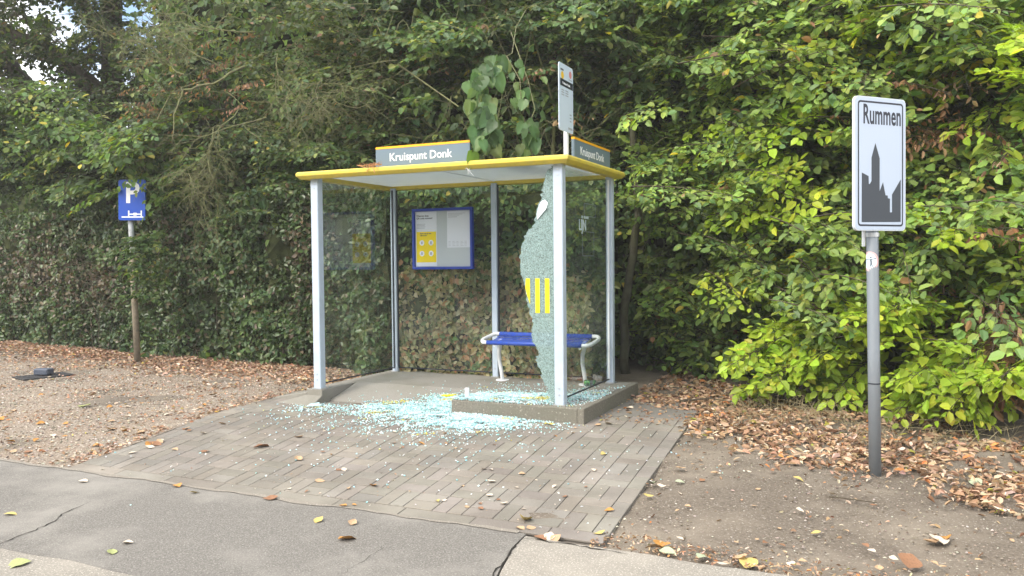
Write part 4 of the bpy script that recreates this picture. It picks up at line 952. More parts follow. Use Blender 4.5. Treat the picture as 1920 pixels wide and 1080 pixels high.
for k in range(60):
    q = (rng.uniform(222, 290), rng.uniform(436, 560) if k % 3 else rng.uniform(440, 520)); t_ = at(q[0], q[1], 12.22+rng.normal(0, .1)); bough(L, None, t_+np.array([.1, .35, 0]), t_, HORN if k % 3 else MID, .085, 6, .16, .05, .05, 1.1)
for q in ((258, 352), (270, 372), (268, 344), (225, 345), (250, 335), (240, 332), (262, 332)):
    t_ = at(q[0], q[1], 12.25); bough(L, None, t_+np.array([.1, .25, .16]), t_, PL_L, .085, 3, .1, .05, .05, 1.0, hang=.6)
fin(l1, L, St)
trunk([(-10.3, 5.2, G-.05), (-10.4, 5.1, 2), (-10.6, 5.0, 4.4)], .12, .07).build('trunk', M_bark, l1, smooth=True)
# leaves that droop over the parking sign
# big ivy-hung tree at the top left
i1 = plant('ivy_tree', 'big dark tree with ivy hung trunk and slanting limbs at top left', 'tree', (-8.95, 5.0, G))
tb = [at(222, 640, 17.2), at(218, 400, 17), at(212, 230, 17), at(209, 110, 17), at(212, -10, 17), at(214, -160, 17)]; tb[0][2] = G-.05
trunk(tb, .26, .16, 14, .01).build('trunk', M_bark, i1, smooth=True)
trunk([at(222, 235, 17), at(165, 155, 16.9), at(110, 105, 16.8), at(55, 78, 16.7), at(-60, 40, 16.6)], .22, .13, 12, .02).build('limb', M_bark, i1, smooth=True)
trunk([at(110, 300, 17.4), at(62, 190, 17.3), at(20, 120, 17.2), at(-30, 60, 17.1)], .20, .15, 12, .02).build('limb', M_bark, i1, smooth=True)
trunk([at(214, 120, 17), at(170, 40, 16.8), at(140, -40, 16.7)], .10, .06, 10, .02).build('limb', M_bark, i1, smooth=True)
L, St = Leaves(), Sticks()
IVY = [((.030, .055, .018), 5), ((.050, .085, .022), 4), ((.10, .14, .03), 1.5), ((.16, .19, .04), .5)]
def gapf(px, py):
    g = 1.0
    for cx, cy, rx, ry in ((50, 110, 28, 24), (95, 140, 42, 24), (122, 158, 30, 22), (118, 40, 20, 40), (82, 12, 34, 14), (255, 22, 34, 26), (15, 145, 22, 12), (265, 55, 26, 20), (22, 45, 14, 10), (150, 190, 22, 10), (235, 135, 10, 14)):
        g *= 1-.97*math.exp(-(((px-cx)/rx)**2+((py-cy)/ry)**2)**2*1.1)
    return g
n = 0
while n < 900:
    px, py = rng.uniform(-60, 330), rng.uniform(-120, 215)
    if rng.uniform() > gapf(px, py)**4: continue
    t_ = at(px, py, 16.7+rng.normal(0, .8)); dr_ = nrm(rng.normal(0, 1, 3)*np.array([1, .6, .5])); bough(L, St, t_-dr_*.42, t_+dr_*.3, IVY if rng.uniform() < .85 else DULL, .115, 9, .24, .1, .06, rng.uniform(.8, 1.25)); n += 1
for seg, r_, k in (((at(222, 640, 17.2), at(212, -60, 17)), .25, 1500), ((at(222, 235, 17), at(55, 78, 16.7)), .24, 900), ((at(80, 240, 17.3), at(0, 90, 17.2)), .20, 500)):
    t_ = rng.uniform(0, 1, k)[:, None]; P = seg[0]+(seg[1]-seg[0])*t_; v_ = nrm(rng.normal(0, 1, (k, 3))); v_[:, 1] = -abs(v_[:, 1]); v_ = nrm(v_)
    keep_ = rng.uniform(size=k) < .8; v2 = v_*rng.uniform(.85, 1.5, (k, 1))*r_; s_ = rng.uniform(.07, .11, k)
    L.add((P+v2)[keep_], (rng.normal(0, .4, (k, 3))+np.array([0, 0, -.7]))[keep_], (v_+rng.normal(0, .3, (k, 3)))[keep_], s_[keep_], s_[keep_]*.8, pal(k, IVY)[keep_])
# no crown leaf stands in the gaps that open on the sky
fin(i1, L, St, M_bark)

# big-leaved bough reaching over the roof
p1 = plant('large_leaved_tree', 'drooping bough of very large dull green leaves over the shelter roof', 'tree', (1.3, 2.9, G))
def big_leaves(items, name, parent):
    U = [0, .10, .30, .55, .80, 1.0]; Wd_ = [.06, .43, .52, .42, .22, .0]; V = []; F = []; C = []
    for p, d, n_, l_, c_ in items:
        d = nrm(np.array(d)); n_ = nrm(np.array(n_)-d*(np.array(n_)@d)); x = np.cross(d, n_); k = len(V); cu = rng.uniform(.0, .35); fo = rng.uniform(.0, .14); tw = rng.normal(0, .12)
        for u, w_ in zip(U, Wd_):
            for s in (-1, -.5, 0, .5, 1):
                e_ = 1+rng.normal(0, .06) if abs(s) == 1 else 1
                V.append(p+d*l_*(u-(.10 if abs(s) == 1 and u < .2 else 0))+x*l_*w_*s*e_*.80+n_*l_*(-cu*u*u+fo*abs(s)-.05*math.sin(s*3+u*6)+tw*s*u)); C.append(np.array(c_)*(1.18 if s == 0 else 1))
        for i in range(5):
            for j in range(4): F.append((k+i*5+j, k+i*5+j+1, k+(i+1)*5+j+1, k+(i+1)*5+j))
    return mesh_np(name, np.array(V), [np.array(F)], M_leaf, parent, colors=np.array(C), smooth=True)
it = []
stemA = [(968, 50, 9.4), (960, 100, 8.8), (915, 125, 8.3), (893, 160, 8.05), (902, 210, 7.95), (916, 245, 7.92), (918, 268, 7.86)]
stemB = [(958, 60, 9.4), (990, 150, 8.8), (1003, 205, 8.3), (990, 240, 8.15), (985, 280, 8.1)]
stemC = [(950, 105, 8.8), (975, 150, 8.3), (978, 200, 8.2)]
def along(st_, n, l0, l1, spread, t0=.15):
    P = np.array([at(*p) for p in st_]); m_ = len(P)-1
    for i in range(n):
        t = (t0+(1-t0)*(i+.5)/n)*m_; a_ = min(int(t), m_-1); q = P[a_]+(P[a_+1]-P[a_])*(t-a_)
        q = q+RT*rng.normal(0, spread)+FW*rng.normal(-.02, .06)+UP*rng.normal(0, .03)
        s = 1 if i % 2 else -1; d = RT*s*rng.uniform(.0, .6)-UP*rng.uniform(.7, 1.2)-FW*rng.uniform(-.1, .4); n_ = -FW*rng.uniform(.4, 1)+UP*rng.uniform(.3, .9)+RT*rng.normal(0, .45)
        it.append((q, d, n_, rng.uniform(l0, l1), pal(1, GREY)[0]*1.05))
along(stemA, 110, .09, .185, .06, .26); along(stemB, 15, .10, .16, .03, .66); along(stemC, 9, .08, .14, .05, .0)
it.append((at(886, 285, 7.84), -UP*1+RT*-.15, -FW+RT*.6, .17, (.13, .24, .06)))
big_leaves(it, 'large_leaves', p1)
mb = MB()
for st_ in (stemA, stemB, stemC): mb.tube([at(*p) for p in st_], .0045, 7)
mb.tube([(1.3, 3.1, G-.03), (1.35, 3.2, 1.6), (1.4, 3.3, 3.4), at(985, 20, 10.2), at(968, 50, 9.4)], [.05, .04, .02, .006, .0045], 8); mb.build('stem', M_olive, p1, smooth=True)

# dense wood further back: uncountable
wd = bpy.data.objects.new('woodland', None); 
L = Leaves(); k = 62000
px = rng.uniform(-140, 2060, k); xx = rng.uniform(0, 1, k); NN = Noise(1.5, 77)
dd = base_dist(px)+rng.uniform(.4, 1.6, k)+np.where(px < 300, 1.5, 0)
ytop = np.interp(px, [-140, 0, 150, 235, 300, 360, 2060], [190, 195, 225, 190, -60, -140, -140]); py = ytop+(900-ytop)*xx
P = np.array([at(a_, b_, c_) for a_, b_, c_ in zip(px, py, dd)]); P += (INW*.4)*NN(P)[:, None]
ok = (P[:, 2] > G) & ~((P[:, 0] > -1) & (P[:, 0] < 3.1) & (P[:, 1] < 2.4)); ok &= rng.uniform(size=k) < np.where(py < 420, 1, .6)
P = P[ok]; k = len(P); s = rng.uniform(.09, .16, k)
L.add(P, rng.normal(0, .6, (k, 3))+np.array([0, 0, -.5]), rng.normal(0, .6, (k, 3))+np.array([.1, -.7, .7]), s, s*.68, pal(k, MID+BEECH_SHADE)*(1+.2*np.clip(NN(P), -1.5, 1.5))[:, None])
o = L.build('woodland', M_leaf); tag(o, 'dense dark foliage filling the thicket behind the hedge and shelter', 'woodland', kind='stuff')
wf = lambda x: np.interp(x, [-18, -12, -8, -4, -1, 1, 3.2, 5, 6.6, 8.5, 11], [8.2, 7.4, 5.9, 5.2, 4.9, 5.0, 5.0, 4.4, 3.5, 2.2, .8])
wh = lambda x: np.interp(x, [-19, -12.5, -9.6, -9.35, -9.0, 11], [5.0, 4.7, 3.8, 4.3, 7.0, 7.0])
o = core_solid('added_treeline', lambda x: -34+0*x, lambda x: 7.4+1.2*np.sin(x*.21)+.8*np.sin(x*.53), None, 5, .5, -60, 60, 12)  # unseen trees, added and raised to darken sky reflections in the panes
o.data.materials.clear(); o.data.materials.append(mat('added_treeline_leaf', (.035, .06, .02), .9, noise=(1.2, (.09, .13, .04), .4, .65), bump=1, bscale=5)); tag(o, 'unseen line of trees added across the road to darken the glass reflections', 'treeline', kind='stuff')
tag(core_solid('thicket', wf, wh, None, 2.0, .25, -19, 11, 9), 'dark solid standing for the shaded heart of the thicket behind every tree', 'thicket', kind='stuff')  # dark colour stands for shade deep in the wood

# ------------------------------------------------------------------ dead leaves on the ground: carpets
def surf_z(x, y):
    x = np.asarray(x, float); y = np.asarray(y, float); z = np.full(x.shape, G)
    rampm = (x > .075) & (x < 1.66) & (y > .07) & (y <= .55); z = np.where(rampm, G+.015+(-G-.015)*(y-.07)/.48, z)
    z = np.where((x > -.13) & (x < 3.02) & (y > .55) & (y < 1.63), 0, z); z = np.where((x >= 1.66) & (x < 3.02) & (y > -.115) & (y <= .55), 0, z)
    z = np.where((x > -.13) & (x < .075) & (y > -.06) & (y < .55), 0, z); return z
LIT = [((.36, .235, .145), 6), ((.45, .31, .20), 4), ((.23, .145, .09), 3), ((.56, .44, .33), 2), ((.16, .09, .05), 2), ((.50, .22, .08), .8), ((.34, .32, .07), .3)]
LIT_L = [((.40, .26, .17), 4), ((.50, .35, .24), 4), ((.31, .19, .125), 3), ((.58, .46, .35), 2.5), ((.20, .125, .08), 2), ((.46, .22, .12), 1), ((.5, .4, .1), .2)]
def carpet(name, label, X_, Y_, palette, size, heap, loc=None):
    n = len(X_); P = np.stack([X_, Y_, surf_z(X_, Y_)+.004+np.abs(rng.normal(0, 1, n))*heap], 1); L = Leaves()
    s = rng.uniform(.55, 1.15, n)*size; a_ = rng.uniform(0, 6.28, n); D = np.stack([np.cos(a_), np.sin(a_), rng.normal(0, .28, n)], 1)
    L.add(P, D, np.array([0, 0, 1])+rng.normal(0, .55, (n, 3)), s, s*rng.uniform(.30, .6, n), pal(n, palette))
    return tag(L.build(name, M_litter, curl=1.7), label, 'leaf litter', kind='stuff')
k = 30000; x = rng.uniform(-15, -.15, k); t = rng.exponential(.42, k); y = hedge_front(x)+.12-t; NL = Noise(.9, 90); q = NL(np.stack([x, y, 0*x], 1))
ok = (rng.uniform(size=k) < np.clip(.75+.35*q, .1, 1)) & (y > -2.95) & (x < left_edge(y)+.1) & (t < 3.2)
carpet('leaf_litter', 'brown fallen leaves carpeting the ground along the foot of the left hedge', x[ok], y[ok], LIT_L, .062, .012)
k = 17000; x = rng.uniform(-11, .1, k); y = rng.uniform(-3.0, 1.6, k); q = NL(np.stack([x, y, 0*x], 1)); ok = (x < left_edge(y)-.02) & (rng.uniform(size=k) < np.clip(.25+.5*q, .04, 1)*.9)
edge_x = rng.normal(0, .10, 700); ey = rng.uniform(-2.9, 1.3, 700); keep_ = NL(np.stack([ey, ey*0, ey*0], 1)) > .0
carpet('scattered_leaves', 'small withered leaves strewn thinly over the gravel left of the paving', np.concatenate([x[ok], (left_edge(ey)-np.abs(edge_x))[keep_]]), np.concatenate([y[ok], ey[keep_]]), LIT_L, .040, .003)
k = 1300; x = rng.uniform(-.9, 0, k); y = 1.0+rng.uniform(0, 1.1, k); carpet('leaf_litter', 'pale fallen leaves heaped outside the left glass of the shelter', np.minimum(x, -.15), y, LIT, .065, .012)
lim = np.array([on_z(*p)[:2] for p in ((1185, 745), (1290, 800), (1400, 850), (1500, 880), (1580, 905), (1640, 897), (1700, 900), (1790, 930), (1870, 968), (1960, 1000))])
lim = lim[np.argsort(lim[:, 0])]; limf = lambda x: np.interp(x, lim[:, 0], lim[:, 1])
k = 17000; x = rng.uniform(2.95, 8.2, k); u_ = rng.uniform(-.0, 1, k)**1.1; y = limf(x)+u_*2.6; q = NL(np.stack([x, y, 0*x], 1)); q3 = Noise(.35, 95)(np.stack([x, y, 0*x], 1)); y = y-.16*np.clip(q, -1, 1.5)-np.abs(rng.normal(0, .08, k))
ok = ~((x < 3.05) & (y < 1.75)) & ~((x > 2.9) & (x < 3.86) & (y < .9)); ok &= rng.uniform(size=k) < np.clip(.15+u_*4.5, 0, 1)*np.clip(.72+.4*q3, .12, 1)
carpet('leaf_litter', 'deep curled brown leaves under the beeches on the right', x[ok], y[ok], LIT, .068, .009)
k = 3200; x = rng.uniform(3.8, 7.6, k); y = rng.uniform(-3.1, 1.0, k); dl = limf(x)-y; ok = (dl > 0) & (rng.uniform(size=k) < .22*np.exp(-dl/.35)+.07) & (x > right_edge2(y)+.02)
carpet('scattered_leaves', 'small leaf scraps strewn over the bare soil round the town sign', x[ok], y[ok], LIT, .040, .003)
k = 900; x = rng.uniform(4.1, 7.2, k); y = -3.12+np.abs(rng.normal(0, .14, k)); carpet('leaf_scraps', 'line of crumbled leaf scraps along the edge of the concrete path', x, y, LIT, .026, .002)
k = 650; x = rng.uniform(.1, 4.1, k); y = rng.uniform(-3.0, .0, k); ok = rng.uniform(size=k) < .5
carpet('leaf_scraps', 'tiny pale leaf crumbs and petals dotting the brick paving', x[ok], y[ok], [((.55, .48, .40), 3), ((.4, .25, .15), 1), ((.6, .62, .6), 2)], .020, .001)
k = 240; x = rng.uniform(3.02, 3.85, k); y = rng.uniform(.1, 1.7, k); carpet('leaf_scraps', 'pale leaf scraps on the mortar beside the slab', x, y, LIT, .05, .003)
# loose stones of the gravel path
def stones(name, label, X_, Y_, s0, s1, palette, m, cat, flat=.6):
    n = len(X_); base = np.array([(1, 0, 0), (-1, 0, 0), (0, 1, 0), (0, -1, 0), (0, 0, 1), (0, 0, -1)], float)
    V = base[None]*rng.uniform(.65, 1.25, (n, 6, 1))+rng.normal(0, .18, (n, 6, 3)); s = rng.uniform(s0, s1, n); V *= s[:, None, None]; V[:, :, 2] *= flat
    a_ = rng.uniform(0, 6.28, n); c_, s_ = np.cos(a_)[:, None], np.sin(a_)[:, None]; vx = V[:, :, 0]*c_-V[:, :, 1]*s_; vy = V[:, :, 0]*s_+V[:, :, 1]*c_
    V = np.stack([vx+X_[:, None], vy+Y_[:, None], V[:, :, 2]], 2); return V, n, s
TRI = np.array([(0, 2, 4), (2, 1, 4), (1, 3, 4), (3, 0, 4), (2, 0, 5), (1, 2, 5), (3, 1, 5), (0, 3, 5)])
k = 15000; x = rng.uniform(-9, .1, k); y = rng.uniform(-3.04, 1.6, k); ok = x < left_edge(y)-.0; x, y = x[ok], y[ok]
V, n, s = stones('', '', x, y, .006, .015, None, None, None); V[:, :, 2] += G+.003
tag(mesh_np('loose_gravel', V.reshape(-1, 3), [(np.arange(n)[:, None, None]*6+TRI[None]).reshape(-1, 3)], M_litter, colors=np.repeat(pal(n, [((.33, .295, .24), 4), ((.46, .42, .36), 2), ((.20, .17, .135), 3), ((.33, .25, .17), 1.5)]), 6, 0)), 'loose pale grit covering the path left of the paving', 'gravel', kind='stuff')
k = 5200; x = rng.uniform(3.9, 7.6, k); y = rng.uniform(-3.12, .6, k); ok = x > right_edge2(y)+.0; x, y = x[ok], y[ok]
V, n, s = stones('', '', x, y, .003, .009, None, None, None); V[:, :, 2] += G-.006
tag(mesh_np('loose_grit', V.reshape(-1, 3), [(np.arange(n)[:, None, None]*6+TRI[None]).reshape(-1, 3)], M_litter, colors=np.repeat(pal(n, [((.28, .24, .19), 4), ((.46, .42, .36), 1), ((.15, .12, .09), 3)]), 6, 0)), 'fine dark grit on the bare soil right of the paving', 'grit', kind='stuff')

# ------------------------------------------------------------------ broken safety glass
def drop(px, py):
    px = np.asarray(px, float); py = np.asarray(py, float); z = np.full(px.shape, -.07)
    d = FW[None]+((px-960)/FPX)[:, None]*RT-((py-540)/FPX)[:, None]*UP
    for _ in range(5):
        P = CAM_POS+d*((z-CAM_POS[2])/d[:, 2])[:, None]; z = .5*z+.5*surf_z(P[:, 0], P[:, 1])
    P[:, 2] = surf_z(P[:, 0], P[:, 1]); return P
GX = []; heaps = []
for cx, cy, sx, sy, n, rot in ((860, 770, 44, 9, 4200, .0), (905, 792, 46, 7, 3600, -.03), (790, 770, 50, 8, 2600, 0), (720, 766, 44, 6, 1500, -.02), (592, 764, 24, 4, 420, 0), (800, 789, 60, 12, 1100, .05), (690, 790, 80, 20, 520, 0), (860, 805, 120, 20, 520, 0),
                           (838, 752, 26, 5, 1500, 0), (560, 778, 60, 14, 170, 0), (900, 746, 32, 4, 1500, 0), (960, 746, 45, 4, 2600, 0), (1015, 750, 30, 4, 1300, 0), (1095, 745, 30, 6, 900, 0), (970, 732, 60, 8, 600, 0), (1130, 735, 22, 7, 260, 0), (720, 738, 80, 14, 40, 0), (1040, 785, 40, 10, 120, 0), (800, 850, 260, 40, 260, 0)):
    n = int(n*(1.9 if n > 800 else 1.1)); a_ = rng.normal(0, 1, n)*sx; b_ = rng.normal(0, 1, n)*sy; GX.append(np.stack([cx+a_, cy+b_+a_*rot], 1))
GX = np.concatenate(GX); P = drop(GX[:, 0], GX[:, 1]); P = P[rng.uniform(size=len(P)) < np.clip(.62+.38*Noise(.22, 61)(P), .12, 1)]
ok = ~((P[:, 1] > 1.42) | ((P[:, 0] > 2.98) & (P[:, 1] > -.1))) & ~((P[:, 0] > 1.0) & (P[:, 1] > .45) & (P[:, 0] < 3) & (rng.uniform(size=len(P)) < .2)); P = P[ok]
V, n, s = stones('', '', P[:, 0], P[:, 1], .0045, .0105, None, None, None, flat=.75); H2, xe, ye2 = np.histogram2d(P[:, 0], P[:, 1], bins=(90, 60)); ix = np.clip(np.searchsorted(xe, P[:, 0])-1, 0, 89); iy = np.clip(np.searchsorted(ye2, P[:, 1])-1, 0, 59)
dens_ = H2[ix, iy]; V[:, :, 2] += (P[:, 2]+.004+rng.uniform(0, 1, n)*np.minimum(.022, dens_*.00045))[:, None]
yl = Noise(.35, 33)(P) > 1.6
cc = pal(n, [((.58, .86, .88), 5), ((.68, .92, .94), 4), ((.84, .94, .94), 4), ((.42, .74, .77), 3)]); m_ = yl & (rng.uniform(size=n) < .75); cc[m_] = pal(m_.sum(), [((.75, .66, .10), 1), ((.8, .75, .35), 1)])
M_chip = leaf_mat('glass_chip', .35, .25, .8); [setattr(nd.inputs['B'], 'default_value', (1, 1.05, 1.05, 1)) for nd in M_chip.node_tree.nodes if nd.type == 'MIX' and nd.data_type == 'RGBA']
tag(mesh_np('broken_glass', V.reshape(-1, 3), [(np.arange(n)[:, None, None]*6+TRI[None]).reshape(-1, 3)], M_chip, colors=np.repeat(np.minimum(cc, .92), 6, 0)), 'pale blue crumbled safety glass spilled over paving, ramp and slab', 'broken glass', kind='stuff')
M_plate = crackle_mat('crazed_glass_pale', 110, .05); r_ = [q for q in M_plate.node_tree.nodes if q.type == 'VALTORGB'][0]; r_.color_ramp.elements[0].color = (.75, .9, .9, 1); r_.color_ramp.elements[1].color = (.32, .62, .65, 1)
def plate(px, py, s, m, tl, lbl, gr):
    p = drop([px], [py])[0]; k = int(rng.integers(6, 10)); a_ = np.sort(rng.uniform(0, 6.28, k)); rr_ = s*.72*rng.uniform(.45, 1.2, k); mb = MB(); ax = rng.uniform(0, 3.14)
    mb.prism([(p[0]+r_*math.cos(q)*1.3, p[1]+r_*math.sin(q)*.8, p[2]+.012+tl*math.cos(q-ax)*r_+.02*rng.uniform()) for q, r_ in zip(a_, rr_)], (0, 0, .006))
    o = mb.build('glass_fragment', m); tag(o, lbl, 'glass fragment', gr)
gl = 'crazed sheet of pale blue glass lying in the spill before the ramp'
for px, py, s in ((780, 775, .11), (830, 782, .13), (880, 795, .12), (900, 778, .10), (745, 768, .09), (720, 765, .08), (860, 768, .11), (930, 790, .10), (950, 794, .09), (805, 795, .08), (760, 785, .08), (690, 768, .06)): plate(px, py, s, M_plate, .12, gl, 'crazed glass sheets in the main spill')
for px, py, s in ((566, 768, .075), (592, 763, .10), (602, 771, .075)): plate(px, py, s, M_plate, .1, 'crazed pale glass sheet lying apart left of the spill', 'crazed glass sheets near the left post')
for px, py, s in ((930, 745, .08), (985, 748, .09), (1010, 742, .08), (1090, 748, .07)): plate(px, py, s, M_plate, .1, 'crazed pale glass sheet lying on the raised slab', 'crazed glass sheets on the raised slab')
plate(843, 744, .10, M_stripe, .05, 'scrap of yellow film lying in the glass on the ramp', None)

# ------------------------------------------------------------------ single fallen leaves one can point at
def leaf_shape(seed):
    r = np.random.default_rng(seed); U = np.linspace(0, 1, 6); W_ = [.04, .36, .46, .38, .22, .01]; V = []; F = []; cu = r.uniform(-.5, .9); ro = r.uniform(.1, .55)
    for u, w_ in zip(U, W_):
        for s in (-1, -.5, 0, .5, 1): V.append(((u-.5), w_*s*(1-.25*ro)+r.normal(0, .012), cu*.35*(u-.5)**2*2+ro*abs(s)**1.6*w_*.8+r.normal(0, .018)+.04))
    for i in range(5):
        for j in range(4): F.append((i*5+j, i*5+j+1, i*5+j+6, i*5+j+5))
    me = bpy.data.meshes.new('fallen_leaf'); me.from_pydata(V, [], F); me.polygons.foreach_set('use_smooth', [True]*len(F)); return me
LC = {'orange': (.48, .23, .05), 'brown': (.26, .13, .065), 'tan': (.46, .31, .18), 'cream': (.66, .56, .44), 'yellow': (.52, .40, .13), 'green': (.33, .36, .14), 'palegreen': (.38, .43, .28), 'red': (.40, .12, .07)}
LM = {k: mat('leaf_'+k, v, .7, noise=(14, tuple(q*.6 for q in v), .45, .75)) for k, v in LC.items()}
shapes = {}
def fallen(px, py, kind, size, label, group=None):
    size *= .84; key = (kind, int(rng.integers(0, 4)))
    if key not in shapes:
        me = leaf_shape(len(shapes)*7+1); me.materials.append(LM[kind]); shapes[key] = me; o = bpy.data.objects.new('fallen_leaf', me)
        shapes[key] = o; base = o
    else: o = shapes[key].copy()
    p = drop([px], [py])[0]; o.location = (p[0], p[1], p[2]+.004); o.scale = (size, size*random.uniform(.75, 1.1), size*random.uniform(.7, 1.2)); o.rotation_euler = (random.gauss(0, .18), random.gauss(0, .18), random.uniform(0, 6.28))
    col.objects.link(o)
    for k in ('label', 'category', 'group'):
        if k in o: del o[k]
    tag(o, label, 'fallen leaf', group)
for a_ in ((155, 903, 'cream', .085, 'pale folded leaf on the asphalt below the paving corner'), (332, 911, 'orange', .10, 'orange brown crumpled leaf on the paving seam at left'),
    (365, 924, 'yellow', .075, 'yellow leaf on the asphalt next to the orange one at left'), (210, 1035, 'green', .085, 'yellow green leaf in the middle of the left asphalt'),
    (36, 1057, 'green', .13, 'large yellow green leaf in the bottom left corner'), (19, 964, 'yellow', .09, 'small yellow leaf on the asphalt at the left edge by the crack'),
    (240, 1018, 'cream', .07, 'small pale leaf above the green one on the asphalt'), (507, 935, 'brown', .11, 'rolled orange brown leaf where asphalt meets paving'),
    (598, 976, 'yellow', .085, 'yellow leaf on the asphalt left of centre'), (661, 981, 'tan', .08, 'tan leaf on the asphalt just right of the yellow one'), (651, 1011, 'orange', .12, 'curled orange leaf on the asphalt at bottom centre'),
    (290, 833, 'brown', .13, 'rust brown leaf on the left part of the paving'), (280, 839, 'cream', .09, 'pale leaf half under the rust brown leaf on the paving'), (490, 838, 'brown', .15, 'dark red brown leaf on the paving left of centre'),
    (982, 976, 'yellow', .16, 'large orange yellow leaf near the front edge of the paving'), (975, 990, 'tan', .07, 'small tan leaf under the large orange yellow leaf'), (996, 990, 'tan', .07, 'small tan leaf right of the large orange yellow leaf'),
    (1012, 1009, 'brown', .10, 'brown leaf in the joint between path and paving'), (1030, 1007, 'cream', .09, 'cream leaf in the joint between path and paving'), (1042, 1009, 'tan', .08, 'tan leaf at the right end of the joint heap'),
    (1124, 1000, 'yellow', .08, 'narrow yellow leaf on the front right corner paver'), (1142, 957, 'orange', .07, 'orange leaf on the right border of the paving'), (1131, 852, 'yellow', .07, 'pale yellow leaf on the right part of the paving'),
    (1225, 905, 'palegreen', .11, 'pale green leaf on the soil beside the paving border'), (1240, 911, 'cream', .07, 'cream leaf touching the pale green leaf'), (1216, 930, 'yellow', .08, 'yellow leaf on the soil beside the paving border'),
    (1275, 903, 'palegreen', .08, 'small pale green leaf alone on the soil'), (1275, 878, 'tan', .10, 'tan crumpled leaf pair on the soil behind the green one'), (1276, 927, 'cream', .07, 'thin cream leaf on open soil'),
    (1240, 1022, 'orange', .15, 'orange brown leaf heap by the concrete edge'), (1228, 1026, 'tan', .12, 'tan leaf in the heap by the concrete edge'), (1252, 1034, 'palegreen', .11, 'green leaf under the heap by the concrete edge'),
    (1318, 1043, 'palegreen', .09, 'pale green folded leaf near the concrete edge'), (1405, 1055, 'yellow', .13, 'yellow leaf at the bottom edge right of the path'), (1390, 1050, 'tan', .11, 'tan leaf behind the yellow leaf at the bottom edge'),
    (1357, 1058, 'cream', .08, 'cream leaf at the bottom edge left of the yellow leaf'), (1497, 898, 'yellow', .09, 'pale yellow leaf on the soil left of the sign post'), (1557, 927, 'cream', .10, 'bright cream leaf left of the sign post'),
    (1630, 880, 'cream', .10, 'cream leaf leaning on the foot of the sign post'), (1760, 1016, 'cream', .14, 'broad cream leaf in the foreground heap'), (1776, 1012, 'orange', .10, 'orange leaf on the foreground heap'), (1748, 1018, 'tan', .12, 'tan leaf left in the foreground heap'),
    (1705, 1055, 'brown', .14, 'brown leaf at the bottom edge below the heap'), (1830, 905, 'palegreen', .14, 'large pale green leaf lying on the brown litter'), (1868, 958, 'cream', .15, 'large cream leaf at the right edge of the soil'),
    (1850, 950, 'tan', .12, 'tan leaf beside the large cream leaf'), (1500, 958, 'cream', .07, 'small cream leaf on the soil left of the twig'), (1530, 1000, 'yellow', .07, 'small yellow leaf in the lower soil'),
    (1140, 795, 'cream', .12, 'cream leaf in front of the slab corner'), (1122, 797, 'tan', .09, 'tan leaf at the slab corner'), (1180, 766, 'cream', .11, 'cream leaf on the mortar right of the slab'), (1030, 796, 'yellow', .09, 'yellow green leaf in front of the kerb'),
    (1298, 795, 'yellow', .13, 'yellow leaf on the litter at the back right corner of the paving'), (160, 762, 'green', .18, 'yellow green leaf cluster on the gravel'), (206, 806, 'tan', .12, 'tan leaf on the gravel at left'), (76, 795, 'orange', .1, 'orange leaf on the gravel near the left edge'),
    (205, 763, 'orange', .08, 'orange leaf behind the gravel right of the green cluster'), (560, 862, 'tan', .09, 'tan leaf on the paving below the glass spill'), (600, 902, 'tan', .08, 'tan leaf mid paving'), (700, 911, 'orange', .09, 'orange brown leaf in the middle of the paving'),
    (820, 940, 'yellow', .06, 'small yellow leaf in the front middle paving'), (920, 903, 'cream', .08, 'cream leaf in the right middle paving'), (945, 945, 'cream', .06, 'small cream leaf near the front of the paving'), (790, 832, 'orange', .08, 'orange leaf below the glass spill'), (560, 820, 'tan', .09, 'tan leaf left of the glass spill')):
    fallen(*a_)
for k in range(60):
    px, py = random.uniform(330, 1130), random.uniform(800, 960)
    if py > 880+(px-130)*.145 or px < 1160-py*.9+140: continue
    fallen(px, py, random.choice(['tan', 'cream', 'brown', 'tan', 'orange']), random.uniform(.035, .065), 'small withered leaf lying loose on the brick paving', 'small leaves on the paving')
for k in range(52):
    px, py = random.uniform(1200, 1900), random.uniform(860, 1070)
    if px < 1295-(py-790)*.73+30 or py > 1022+(px-1130)*.18: continue
    fallen(px, py, random.choice(['tan', 'cream', 'brown', 'cream', 'tan', 'brown']), random.uniform(.03, .06), 'small withered leaf lying loose on the bare soil', 'small leaves on the bare soil')
for k in range(60): fallen(random.uniform(0, 420), random.uniform(725, 850)-0, random.choice(['tan', 'cream', 'brown', 'orange', 'tan']), random.uniform(.06, .10), 'small withered leaf lying on the gravel path', 'small leaves on the gravel') if True else 0
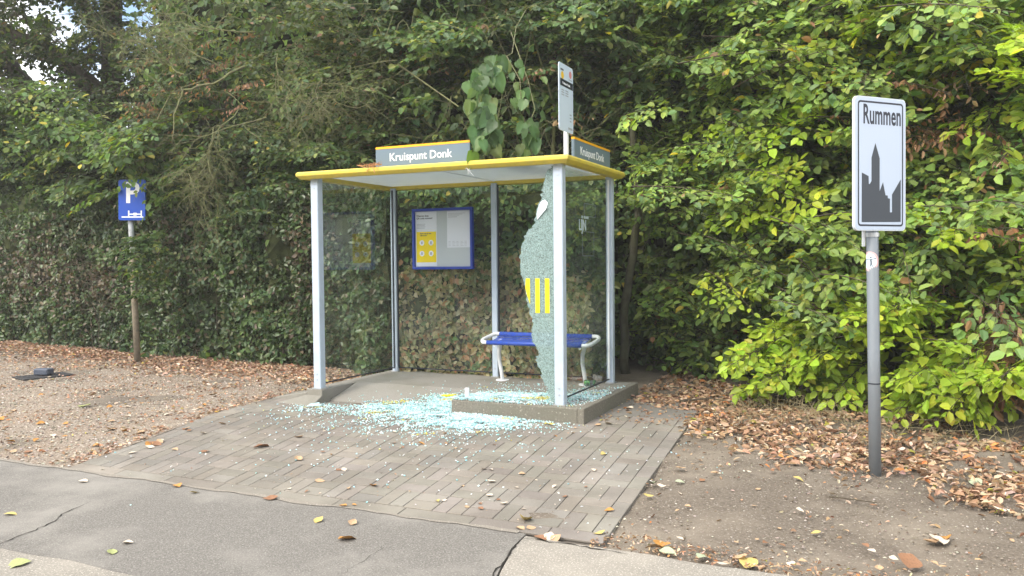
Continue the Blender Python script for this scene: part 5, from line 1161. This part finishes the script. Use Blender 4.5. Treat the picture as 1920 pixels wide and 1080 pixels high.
# twigs on the soil, dry grass under the beeches, debris on the roof edge
mb = MB()
for (a1, b1), (a2, b2), (a3, b3) in (((1555, 934), (1600, 940), (1645, 945)),): mb.tube([on_z(a1, b1)+np.array([0, 0, .01]), on_z(a2, b2)+np.array([0, 0, .012]), on_z(a3, b3)+np.array([0, 0, .008])], [.006, .005, .003], 6)
tag(mb.build('fallen_twig', M_bark), 'thin dark twig lying on the soil below the sign post', 'twig')
mb = MB(); mb.tube([on_z(1275, 757)+np.array([0, 0, .03]), on_z(1330, 756)+np.array([0, 0, .05]), on_z(1385, 760)+np.array([0, 0, .03])], [.010, .008, .004], 6)
tag(mb.build('fallen_twig', M_bark), 'long dark stick on the litter right of the slab', 'twig')
GS = Sticks()
for k in range(420):
    c0 = on_z(rng.uniform(1380, 1600), rng.uniform(735, 800)) if k % 3 else on_z(rng.uniform(1600, 1900), rng.uniform(770, 850)); d = rng.normal(0, .16, 2); h = rng.uniform(.06, .26)
    GS.line([c0, c0+np.array([d[0]*.4, d[1]*.4-.02, h*.7]), c0+np.array([d[0], d[1]-.06, h*rng.uniform(.5, 1)])], .0022, .0008)
tag(GS.build('dry_grass', mat('dry_grass', (.30, .25, .14), .8), k=3), 'dry straggling grass stalks at the foot of the beeches', 'dry grass', kind='stuff')
db = empty('roof_debris', tuple(on_y(685, 318, -.15)), 'dry orange catkin debris caught on the front roof edge', 'plant debris')
GS = Sticks(); c0 = np.array([-.0, -.12, 2.30]); c0 = on_y(688, 310, -.14)
for k in range(46):
    s0 = c0+np.array([rng.uniform(-.10, .16), rng.uniform(-.0, .07), .0]); dz = -rng.uniform(.0, .10) if k % 2 else rng.uniform(-.01, .03); GS.line([s0, s0+np.array([rng.normal(0, .03), -.03, .006]), s0+np.array([rng.normal(0, .04), -.05, dz])], .003, .0015)
GS.build('strands', mat('dry_catkin', (.55, .28, .13), .85), db, k=3)
GS = Sticks(); c1 = on_y(877, 318, -.17); dw = empty('cobweb_shred', tuple(c1), 'whitish shred hanging from the roof edge below the large leaves', 'debris')
for k in range(14): s0 = c1+rng.normal(0, .012, 3)*np.array([1, .3, 1]); GS.line([s0, s0+np.array([rng.normal(0, .02), 0, -rng.uniform(.01, .05)])], .003, .001)
GS.build('shred', mat('pale_shred', (.6, .62, .62), .7), dw, k=3)

# ------------------------------------------------------------------ the thin bright haze added to lift the blacks
hm = bpy.data.materials.new('veil_volume'); hm.use_nodes = True; hn = hm.node_tree; hn.nodes.remove(hn.nodes['Principled BSDF'])
hv = hn.nodes.new('ShaderNodeVolumePrincipled'); hv.inputs['Color'].default_value = (.95, .95, .90, 1); hv.inputs['Density'].default_value = .0020; hv.inputs['Anisotropy'].default_value = .0
hn.links.new(hv.outputs['Volume'], hn.nodes['Material Output'].inputs['Volume'])
mb = MB(); mb.box(-262, 262, -222, 262, G-1.3, 10.8); tag(mb.build('veil', hm), 'thin pale haze added to soften the contrast', 'veil', kind='stuff')
